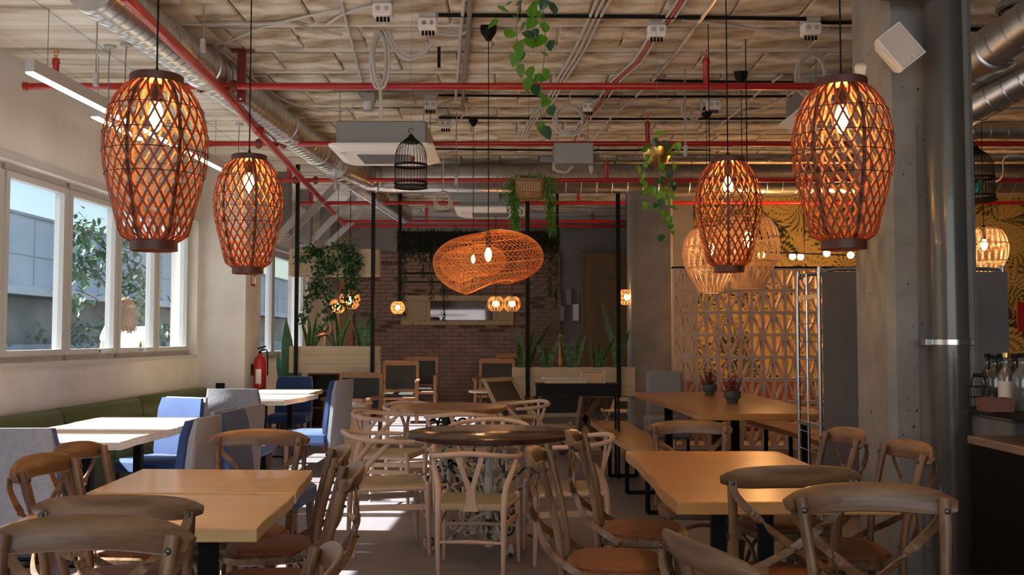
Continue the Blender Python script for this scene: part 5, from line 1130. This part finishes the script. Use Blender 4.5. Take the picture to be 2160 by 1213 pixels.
# agave-like big leaf plant behind the left planter
p = P(612, 800, 13.5); t = thing('agave_plant', 'big blue-green agave leaves behind the left end of the lower left planter', 'plant', (p.x, 13.5, 0))
Geo().lathe([(.14, 0), (.17, .28), (.18, .3), (.15, .29)], 18).build('pot', potm, t, True)
for k, (dx, zt, w, ln) in enumerate(((-.04, 1.62, .17, -.02), (.10, 1.2, .12, .12), (-.12, 1.16, .13, -.06), (.02, 1.05, .12, .1))):
    pts = bez([(0, 0, .28), (dx * .6, -.02, .28 + (zt - .28) * .5), (dx + ln, -.03, zt)], 6); m = len(pts)
    Geo().strip(pts, (1, .3, 0), [w * (.5 + .6 * sin(pi * min(.2 + i / (m - 1) * .8, 1))) * (1 if i < m - 3 else (m - i) / 4) for i in range(m)], .02).build('leaf', cactm, t)
# copper flamingo and yellow giraffe
p = P(678, 730, D1); t = thing('flamingo_figure', 'copper-coloured flamingo figurine standing in the lower left planter', 'figurine', (p.x, D1 + .06, b1.z + H1 * .95)); t.scale = (1.15, 1.15, 1.15)
Geo().rings([[(x, .028 * s * cos(a) , z + .032 * s * sin(a)) for a in [2 * pi * j / 10 for j in range(10)]] for x, z, s in ((-.10, .10, .1), (-.07, .125, .5), (-.02, .15, 1), (.02, .155, .95), (.05, .15, .5), (.07, .15, .3))]).build('body', copper, t, True)
Geo().tube(bez([(.05, 0, .15), (.09, 0, .17), (.085, 0, .23), (.07, 0, .29), (.085, 0, .33), (.11, 0, .33), (.125, 0, .30)], 5), [.012 - .0002 * i for i in range(31)], 8).build('neck', copper, t, True); Geo().tube([(.11, 0, .33), (.13, 0, .30), (.126, 0, .28)], [.012, .008, .002], 8).build('beak', darkred, t, True)
for s in (-1, 1): Geo().tube([(-.01 + s * .01, s * .01, .13), (.0 + s * .015, s * .01, .07), (.01 + s * .02, s * .01, .0)], .004, 6).build('leg', copper, t, True)
p = P(1183, 775, D1); t = thing('giraffe_figure', 'slender yellow giraffe figurine in the centre right planter', 'figurine', (p.x, D1 + .1, b2.z + H2 * .95)); t.scale = (1.15, 1.15, 1.15)
Geo().tube([(0, 0, .03), (0, 0, .10), (-.005, 0, .16), (-.01, 0, .36)], [.022, .026, .014, .009], 8).build('body', yellowm, t, True); Geo().tube([(-.01, 0, .36), (.0, 0, .375), (.03, 0, .362)], [.01, .016, .007], 8).build('head', yellowm, t, True)
for s in (-1, 1): Geo().tube([(-.01 + s * .002, s * .006, .37), (-.012, s * .01, .40)], .003, 5).build('horn', yellowm, t); Geo().tube([(s * .012, .008, .04), (s * .014, .008, 0)], .005, 5).build('leg', yellowm, t); Geo().tube([(s * .012, -.008, .04), (s * .014, -.008, 0)], .005, 5).build('leg', yellowm, t)
# framed mirror on the brick wall
a, b = P(846, 623, 18.9), P(1083, 686, 18.9); t = thing('wall_mirror', 'long worn cream panel frame with a mirror in its middle on the brick wall', 'mirror', (a.x, 18.9, b.z)); L = b.x - a.x; H = a.z - b.z; m0 = P(908, 640, 18.9).x - a.x; m1_ = P(1040, 640, 18.9).x - a.x
Geo().cbox(0, L, .02, .09, 0, H, .01).build('backing', creamf, t); Geo().add([(m0, .018, .09), (m1_, .018, .09), (m1_, -.045, H - .11), (m0, -.045, H - .11), (m0, .02, .09), (m1_, .02, .09), (m1_, .02, H - .11), (m0, .02, H - .11)], [(0, 1, 2, 3), (4, 7, 6, 5), (0, 4, 5, 1), (1, 5, 6, 2), (2, 6, 7, 3), (3, 7, 4, 0)]).build('mirror_pane', mirror, t)
for x0, x1, z0, z1_ in ((0, L, 0, .09), (0, L, H - .11, H), (0, .1, .09, H - .11), (L - .12, L, .09, H - .11), (m0 - .07, m0, .09, H - .11), (m1_, m1_ + .06, .09, H - .11)): Geo().cbox(x0, x1, -.015, .02, z0, z1_, .006).build('frame_rail', creamf, t)
# dried reeds in a low box on top of the mirror frame
vz = P(985, 625, 18.85); t = thing('reed_box', 'dried reeds standing in a low dark box on top of the mirror frame', 'vase', (vz.x, 18.93, a.z)); Geo().cbox(-.32, .26, -.05, .06, 0.001, .10, .006).build('box_body', darkwood, t)
for i in range(11): a_ = random.uniform(-.3, .22); Geo().tube([(a_ * .8, 0, .05), (a_ * 1.25 + random.uniform(-.05, .05), -.02, .42 + random.uniform(-.08, .1))], .008, 5).build('reed', planterw, t)
# four little boards on the grey wall
for i, (px, py, w, h, m_) in enumerate(((1175, 634, 17, 30, doorm), (1200, 627, 11, 33, greyf), (1186, 661, 10, 32, greyf), (1215, 659, 13, 35, white))):
    a = P(px - w / 2, py - h / 2, 18.97); b = P(px + w / 2, py + h / 2, 18.97); o = Geo().cbox(0, b.x - a.x, -.03, .02, 0, a.z - b.z, .004).build('wall_plaque', m_, None, False, (a.x, 19.0, b.z)); tag(o, ('brown little board nearest the brick wall', 'upper pale little board on the grey wall', 'lower narrow pale board on the grey wall', 'lower white little board beside the wooden door')[i], 'plaque')
# ================================================================ BACK ROOM FURNITURE
def canechair(label, x, y, rz, s=1.0, wood=canew, low=False):
    t = thing('cane_armchair', label, 'armchair', (x, y, 0), rz, 'cane-back armchairs'); t.scale = (s, s, s)
    for sx in (-1, 1):
        Geo().bar((sx * .26, -.26, 0), (sx * .26, -.34, .92), .045).build('back_post', wood, t); Geo().bar((sx * .27, .24, 0), (sx * .27, .22, .64), .045).build('front_leg', wood, t)
        Geo().cbox(sx * .28 - .03, sx * .28 + .03, -.32, .30, .62, .655, .006).build('armrest', wood, t); Geo().bar((sx * .26, -.28, .38), (sx * .27, .22, .40), .04).build('side_rail', wood, t)
    Geo().bar((-.26, -.335, .90), (.26, -.335, .90), .05, .07).build('top_rail', wood, t); Geo().bar((-.26, -.29, .47), (.26, -.29, .47), .04).build('lower_rail', wood, t)
    Geo().strip([(0, -.288, .49), (0, -.332, .88)], (1, 0, 0), .48, .012).build('cane_back', canem, t); Geo().cbox(-.26, .26, -.27, .25, .36, .40, .01).build('seat_frame', wood, t); Geo().cbox(-.23, .23, -.24, .22, .40, .45, .015).build('seat_cushion', canem, t)
    return t
q = P(752, 790, 12.4); canechair('cane-back armchair with sunlit wooden arms under the lower left planter', q.x, 12.15, pi - .15, 1.0)
q = P(846, 770, 16.4); canechair('dark cane-back armchair against the brick wall, left of the round table', q.x, 16.2, pi + .05, 1.05)
q = P(882, 770, 17.4); canechair('dark cane-back armchair right behind the other one at the brick wall', q.x, 17.6, pi, 1.1)
q = P(1043, 770, 16.4); canechair('dark cane-back armchair beside the small round table by the brick wall', q.x, 16.6, pi - .1, 1.08)
q = P(1085, 765, 17.2); canechair('dark wooden armchair behind the left post of the centre planter', q.x, 17.9, pi, 1.15)
def foldchair(label, px, d, rz, s=1.0):
    q = P(px, 850, d); t = thing('folding_chair', label, 'chair', (q.x, d, 0), rz, 'pale timber lounge chairs'); t.scale = (s, s, s)
    for sx in (-1, 1): Geo().bar((sx * .27, .25, 0), (sx * .27, -.33, .86), .035).build('back_leg', palew, t); Geo().bar((sx * .24, -.28, 0), (sx * .24, .28, .42), .035).build('front_leg', palew, t)
    for z_, y_ in ((.84, -.32), (.56, -.13)): Geo().bar((-.27, y_, z_), (.27, y_, z_), .03, .06).build('back_slat', palew, t)
    Geo().strip([(0, -.14, .58), (0, -.31, .82)], (1, 0, 0), .46, .01).build('back_panel', canem, t); Geo().cbox(-.25, .25, -.10, .27, .38, .41, .008).build('seat', palew, t); return t
foldchair('pale timber folding chair left of the black console, its legs crossed', 1092, 12.3, -2.3, 1.0)
foldchair('pale timber folding chair tipped open below the black console', 1172, 11.4, .15, .9)
foldchair('pale timber folding chair right of the console near the far column', 1318, 13.9, 2.4, .9)
def hair(label, px, d, z_, r, mat=planterw):
    q = P(px, 800, d); t = thing('hairpin_table', label, 'table', (q.x, d, 0), 0, 'small hairpin tables'); Geo().rings([circ(r, z_ - .03, 28), circ(r, z_, 28)]).build('tabletop', mat, t, True)
    for k in range(3): a = 2 * pi * k / 3 + .5; d_ = V((cos(a), sin(a), 0)); n_ = V((-sin(a), cos(a), 0)) * .04; Geo().tube([d_ * r * .6 + n_ + V((0, 0, z_ - .03)), d_ * r * .85 + V((0, 0, 0.006)), d_ * r * .6 - n_ + V((0, 0, z_ - .03))], .006, 5).build('hairpin_leg', black, t)
    return t
hair('small round hairpin table in front of the dark cane chair at the brick wall', 1036, 14.6, .60, .33); hair('small round hairpin table seen through the console legs', 1262, 15.4, .62, .3)
t = thing('trestle_table', 'reddish wooden trestle table with crossed legs under the black console', 'table', (P(1232, 850, 11.9).x, 11.9, 0)); Geo().cbox(-.35, .35, -.3, .3, .66, .70, .008).build('tabletop', redwood, t)
for s in (-1, 1):
    Geo().bar((s * .28, -.2, 0), (-s * .16, -.2, .66), .05, .07).build('crossed_leg', redwood, t); Geo().bar((s * .28, .2, 0), (-s * .16, .2, .66), .05, .07).build('crossed_leg', redwood, t)
Geo().bar((-.02, -.2, .36), (-.02, .2, .36), .04).build('stretcher', redwood, t)
# black console with cloth tray and wooden box
a, b = P(1128, 808, 9.9), P(1305, 833, 9.9); t = thing('console_table', 'black console with a carved apron and thin legs in front of the centre planter', 'console', (a.x, 9.7, 0)); L = b.x - a.x; zt = a.z
Geo().cbox(0, L, 0, .34, zt - .02, zt, .004).build('top', black, t); Geo().box(.01, L - .01, .01, .03, zt - .12, zt - .02).box(.01, L - .01, .31, .33, zt - .12, zt - .02).box(.01, .03, .03, .31, zt - .12, zt - .02).box(L - .03, L - .01, .03, .31, zt - .12, zt - .02).build('apron', black, t)
g = Geo()
for i in range(22): g.tube([(.04 + i * .036 + .012 * cos(k), .006, zt - .07 + .02 * sin(k)) for k in (0, 1.2, 2.4, 3.6, 4.8, 6.0)], .0025, 4)
g.build('carved_relief', blackp, t)
for x in (.02, L - .02):
    for y in (.03, .31): Geo().bar((x, y, 0), (x, y, zt - .12), .022).build('leg', black, t)
tr_ = Geo().cbox(.0, .42, .04, .30, 0, .035, .006).build('serving_tray', planterw, None, False, (a.x + .09, 9.7, zt + .001)); tag(tr_, 'shallow wooden tray under the crumpled linen on the black console', 'tray')
g = Geo(); N = 14; rs = []
for i in range(N + 1):
    x = i / N * .44 - .02; rs.append([(x, y, .04 + .022 * abs(sin(x * 17 + y * 9)) + .006 * sin(y * 60)) for y in (.05, .12, .2, .28)] + [(x, y, .037) for y in (.28, .2, .12, .05)])
o = g.rings(rs).build('linen_cloth', clothm, None, True, (a.x + .09, 9.7, zt + .001)); tag(o, 'crumpled pale linen cloth lying on the tray on the black console', 'cloth')
o = thing('wooden_box', 'small honey wooden box standing on the black console', 'box', (a.x + .56, 9.78, zt + .001)); Geo().cbox(-.09, .11, 0, .16, 0, .105, .004).build('body', oaktop2, o); Geo().box(-.105, -.09, -.004, .164, 0, .115).box(.11, .125, -.004, .164, 0, .115).build('end_board', planterw, o)
q = P(680, 830, 14.0); t = thing('open_shelf', 'brown wooden open shelf behind the dark blue chair under the left planter', 'shelf', (q.x, 14.2, 0))
for x in (-.24, .24): Geo().box(x - .015, x + .015, 0, .35, 0, .86).build('side_panel', redwood, t)
for z_ in (.08, .36, .60, .84): Geo().box(-.225, .225, 0, .35, z_, z_ + .025).build('shelf_board', redwood, t)
Geo().box(-.225, .225, .34, .35, .1, .86).build('back_panel', darkwood, t)
# cabinet / side table with books by the sunny chair
q = P(712, 880, 9.9); t = thing('side_cabinet', 'sunlit wooden side cabinet behind the sunny wishbone chair', 'cabinet', (-1.68, 10.35, 0)); Geo().cbox(-.17, .17, -.2, .25, .05, .66, .006).build('body', oaktop, t); Geo().cbox(-.2, .2, -.23, .28, .66, .69, .006).build('top', planterw, t); Geo().cbox(-.16, .16, -.215, -.2, .08, .62, .003).build('door', oaktop, t); Geo().box(-.15, .15, -.18, .22, 0, .05).build('plinth', darkwood, t)
for k, (w, c) in enumerate(((.13, (.5, .16, .10)), (.145, (.66, .58, .5)))):
    o = thing('book', ('red-edged book on top of the pile on the sunlit cabinet', 'cream book at the bottom of the pile on the sunlit cabinet')[k], 'book', (-1.60, 10.36, .6905 + (.0225 if k == 0 else 0))); m_ = M('book_cover', c, .6); Geo().box(-w / 2, w / 2, -.09, .09, .0, .002).box(-w / 2, w / 2, -.09, .09, .018, .02).box(-w / 2, -w / 2 + .003, -.09, .09, .002, .018).build('cover', m_, o); Geo().box(-w / 2 + .003, w / 2 - .005, -.085, .085, .002, .018).build('pages', clothm, o)
p = (-1.735, 10.22, .6905); t = thing('potted_plant', 'small yellow-green plant in an orange pot on the sunlit cabinet', 'potted plant', p); Geo().rings([circ(r, z, 16) for r, z in ((.022, 0), (.032, .09), (.028, .09), (.026, .07))]).build('pot', orangep, t, True); Geo().rings([circ(.027, .06, 12), circ(.027, .078, 12)]).build('soil', soil, t)
lm2 = M('yellow_green_leaf', (.25, .36, .03), .5)
for k in range(12): o = Geo(); scatter(o, leafmesh(.05, .035, n=3), (random.gauss(0, .012), random.gauss(0, .012), .09 + random.uniform(0, .09)), rrot(1.6)); o.build('leaf', lm2, t)
# fire extinguisher, its sign, socket
p = P(547, 830, 12.35); t = thing('fire_extinguisher', 'red fire extinguisher with a white label hung beside the white pier', 'fire extinguisher', (pr + .11, 12.42, .70))
Geo().rings([circ(r, z, 20) for r, z in ((.06, 0), (.075, .015), (.078, .05), (.078, .36), (.06, .42), (.025, .45), (.02, .47))]).build('cylinder', fireex, t, True); Geo().rings([[(.0795 * cos(a), .0795 * sin(a), z) for a in [-pi * .5 + .9 * (j / 8 - .5) for j in range(9)] + []] + [(.078 * cos(a), .078 * sin(a), z) for a in [-pi * .5 + .9 * (.5 - j / 8) for j in range(9)]] for z in (.1, .28)]).build('label_sticker', white, t)
Geo().tube([(0, 0, .47), (0, 0, .50)], .018, 10).tube(bez([(0, 0, .50), (.05, -.01, .52), (.09, 0, .48), (.095, 0, .2)], 4), .009, 6).build('valve_hose', black, t, True); Geo().bar((-.03, 0, .53), (.07, 0, .56), .02).build('handle', black, t); Geo().box(-.105, -.07, -.02, .02, .2, .34).build('bracket', black, t)
p = P(533, 590, 12.4); o = thing('extinguisher_sign', 'small red and white fire sign on the pier below the smaller bamboo lamp', 'sign', (pr + .004, 12.45, p.z - .08)); Geo().box(-.003, .003, -.09, .09, 0, .17).build('plate', fireex, o); Geo().box(.003, .005, -.065, .0, .03, .14).build('white_symbol', white, o); Geo().lathe([(.016, 0), (.016, .075), (.006, .09)], 8, (.006, .045, .035)).build('white_flame', white, o)
pa = P(455, 808, 12.1); pb_ = P(473, 823, 12.1); o = Geo().cbox(0, pb_.x - pa.x, -.02, 0, 0, pa.z - pb_.z, .003).build('wall_socket', black, None, False, (pa.x, 12.119, pb_.z)); tag(o, 'black double wall socket on the white pier above the bench end', 'socket')
# ================================================================ RIGHT SIDE: RACK, COUNTER, SPEAKER
X0 = P(1729, 700, 6.9).x; zt = P(1729, 572, 6.9).z; t = thing('rack_trolley', 'tall aluminium rack trolley closed with a torn grey board, behind the right column', 'trolley', (X0, 6.9, 0)); Wd = 1.28
def fr(y): return bez([(0, y, .12), (0, y, zt - .10), (.02, y, zt - .02), (.09, y, zt + .01), (.3, y, zt + .015), (Wd - .12, y, zt + .015), (Wd - .03, y, zt - .02), (Wd, y, zt - .1), (Wd, y, .12)], 4)
for y in (0, .52): Geo().tube(fr(y), .014, 10).build('tube_frame', steel, t, True)
for x in (0, Wd):
    for z_ in (.13, zt - .17, .75): Geo().strip([(x, 0, z_), (x, .52, z_)], (0, 0, 1), .03, .02).build('cross_bar', steel, t)
    for z_ in [.3 + .13 * k for k in range(10)]: Geo().tube([(x, .0, z_), (x, .52, z_)], .004, 6).build('rung', steel, t)
    Geo().tube([(x, .3, .13), (x, .3, zt)], .006, 6).build('rod', steel, t)
g = Geo(); g.prism([(0, 0)] * 0 or [(.018, -.016), (Wd + .02, -.022), (Wd + .02, -.016), (.018, -.010)], .14, zt - .005); g.build('grey_board', panelg, t)
Geo().add([(.25, -.019, .86), (.285, -.019, .93), (.31, -.019, 1.08), (.33, -.019, 1.3), (.315, -.019, 1.1), (.30, -.019, .98), (.275, -.019, .78), (.262, -.019, .74)], [(0, 1, 2, 3, 4, 5, 6, 7)]).build('torn_patch', clothm, t)
for x in (.05, Wd - .05):
    for y in (.02, .50): Geo().lathe([(.001, -.012), (.04, -.012), (.04, .012), (.001, .012)], 14).build('caster', black, t, True, (x, y, .04)).rotation_euler = (pi / 2, 0, 0); Geo().box(x - .012, x + .012, y - .03, y + .03, .04, .13).build('caster_fork', steel, t)
# counter
t = thing('service_counter', 'black service counter with a brown top at the right edge', 'counter', (1.99, 2.4, 0)); Geo().cbox(0, 1.2, 0, 1.95, .06, .91, .004).build('body', M('black_laminate', (.004, .004, .004), .6, spec=.12), t); Geo().cbox(-.01, 1.21, -.01, 1.96, .91, .945, .004).build('top', M('counter_top', (.19, .12, .08), .4, c2=(.24, .16, .11), ns=5), t); Geo().box(.03, 1.17, .03, 1.9, 0, .06).build('plinth', black, t)
t = thing('counter_shelf', 'black raised shelf carrying the bottles above the counter', 'shelf', (1.97, 3.2, .945)); Geo().cbox(0, 1.07, 0, 1.12, .10, .125, .003).build('shelf_board', black, t)
for x, y in ((.06, .05), (.42, 1.05), (.98, .05), (.98, 1.05)): Geo().box(x - .02, x + .02, y - .02, y + .02, 0, .10).build('leg', black, t)
o = thing('steel_container', 'pale grey metal container behind the counter under the shelf', 'container', (2.35, 4.42, .0)); Geo().cbox(-.14, .5, 0, .4, 0, 1.0, .01).build('body', panelg, o); Geo().cbox(-.15, .51, -.01, .41, 1.0, 1.02, .004).build('lid', steel, o)
def bottle(px, py, d, h, r, mat, cap, lab, lab_m=None):
    q = P(px, py, d); t = thing('bottle', lab, 'bottle', (q.x, d, 1.0705), 0, 'bottles on the counter shelf'); k = h
    Geo().rings([circ(r_, z, 18) for r_, z in ((r * .9, 0), (r, .006), (r, k * .58), (r * .85, k * .66), (r * .38, k * .76), (r * .34, k * .93), (r * .38, k * .94))]).build('glass_body', mat, t, True); Geo().rings([circ(r * .42, k * .92, 12), circ(r * .42, k, 12)]).build('cap', cap, t, True)
    if lab_m: Geo().rings([circ(r * 1.01, k * .15, 18), circ(r * 1.01, k * .5, 18)]).build('paper_label', lab_m, t, True)
    return t
bottle(2099, 800, 4.24, .225, .036, glassb, black, 'tall dark bottle at the left end of the bottle row'); bottle(2123, 800, 4.2, .235, .035, glassc, goldm, 'clear bottle with a gold cap and pale label', clothm); bottle(2141, 800, 4.26, .23, .036, glassb, black, 'dark bottle right of the gold-capped one'); bottle(2157, 800, 4.12, .235, .04, glassc, black, 'clear bottle with a dark cap at the right edge'); bottle(2084, 800, 4.3, .23, .03, glassb, black, 'slim dark bottle with a square stopper behind the first bottles'); bottle(2113, 800, 4.29, .23, .034, glassb, black, 'dark bottle between the gold-capped one and the first')
t = thing('wire_basket', 'small black wire basket with a handle beside the grey pipe', 'basket', (P(2064, 820, 4.27).x, 4.27, 1.0705)); g = Geo()
for z_ in (.003, .045, .09): g.tube([(-.036, -.04, z_), (.036, -.04, z_), (.036, .04, z_), (-.036, .04, z_)], .0022, 5, True)
for k in range(7): x = -.036 + k * .012; g.tube([(x, -.04, .003), (x, -.04, .09)], .0012, 4); g.tube([(x, .04, .003), (x, .04, .09)], .0012, 4)
g.build('wire_cage', black, t); Geo().tube(bez([(-.032, 0, .09), (-.02, 0, .135), (.02, 0, .135), (.032, 0, .09)], 3), .003, 5).build('handle', black, t); Geo().tube([(-.02, 0, .138), (.02, 0, .138)], .008, 7).build('grip', black, t)
o = thing('bottle_crate', 'low reddish wooden crate in front of the bottles', 'crate', (P(2108, 820, 4.02).x, 4.02, 1.0705))
for q in ((-.05, .06, 0, .008, 0, .055), (-.05, .06, .082, .09, 0, .055), (-.05, -.042, .008, .082, 0, .055), (.052, .06, .008, .082, 0, .055)): Geo().box(*q).build('side_board', redwood, o)
Geo().box(-.042, .052, .008, .082, 0, .006).build('bottom', redwood, o)
# speaker
p = P(1896, 102, 4.80); t = thing('wall_speaker', 'white loudspeaker tilted on the right concrete column', 'speaker', (p.x, 4.80, p.z)); t.rotation_euler = (.0, R(-38), R(-8))
Geo().rings([[(x * s, y, z_ * s) for x, z_ in ((-.07, -.10), (.07, -.10), (.07, .10), (-.07, .10))] for y, s in ((.12, .72), (.02, .96), (-.03, 1), (-.045, .98))]).build('cabinet', white, t); Geo().cbox(-.062, .062, -.052, -.044, -.092, .092, .003).build('grille', greyc, t); Geo().box(-.012, .012, -.055, -.052, -.082, -.072).build('badge', white, t)
Geo().box(-.01, .006, -.056, -.055, -.079, -.075).build('badge_mark', blackp, t)
Geo().tube([(0, .1, .0), (.0, .195, .0)], .014, 8).build('bracket', white, t, True)
p = P(1815, 158, 5.35); t = thing('wall_speaker', 'second white loudspeaker peeping from behind the left edge of the right column', 'speaker', (p.x - .0, 5.3, p.z)); t.rotation_euler = (0, R(-30), R(60)); Geo().cbox(-.03, .03, -.03, .04, -.05, .05, .008).build('cabinet', white, t)
o = thing('red_sign', 'small red sign at the right edge of the room', 'sign', (P(2153, 670, 10).x, 10, P(2153, 700, 10).z)); Geo().box(-.03, .2, 0, .02, 0, .3).build('plate', fireex, o); Geo().bar((.08, .03, -1.67), (.08, .03, .02), .03).build('stand', black, o)
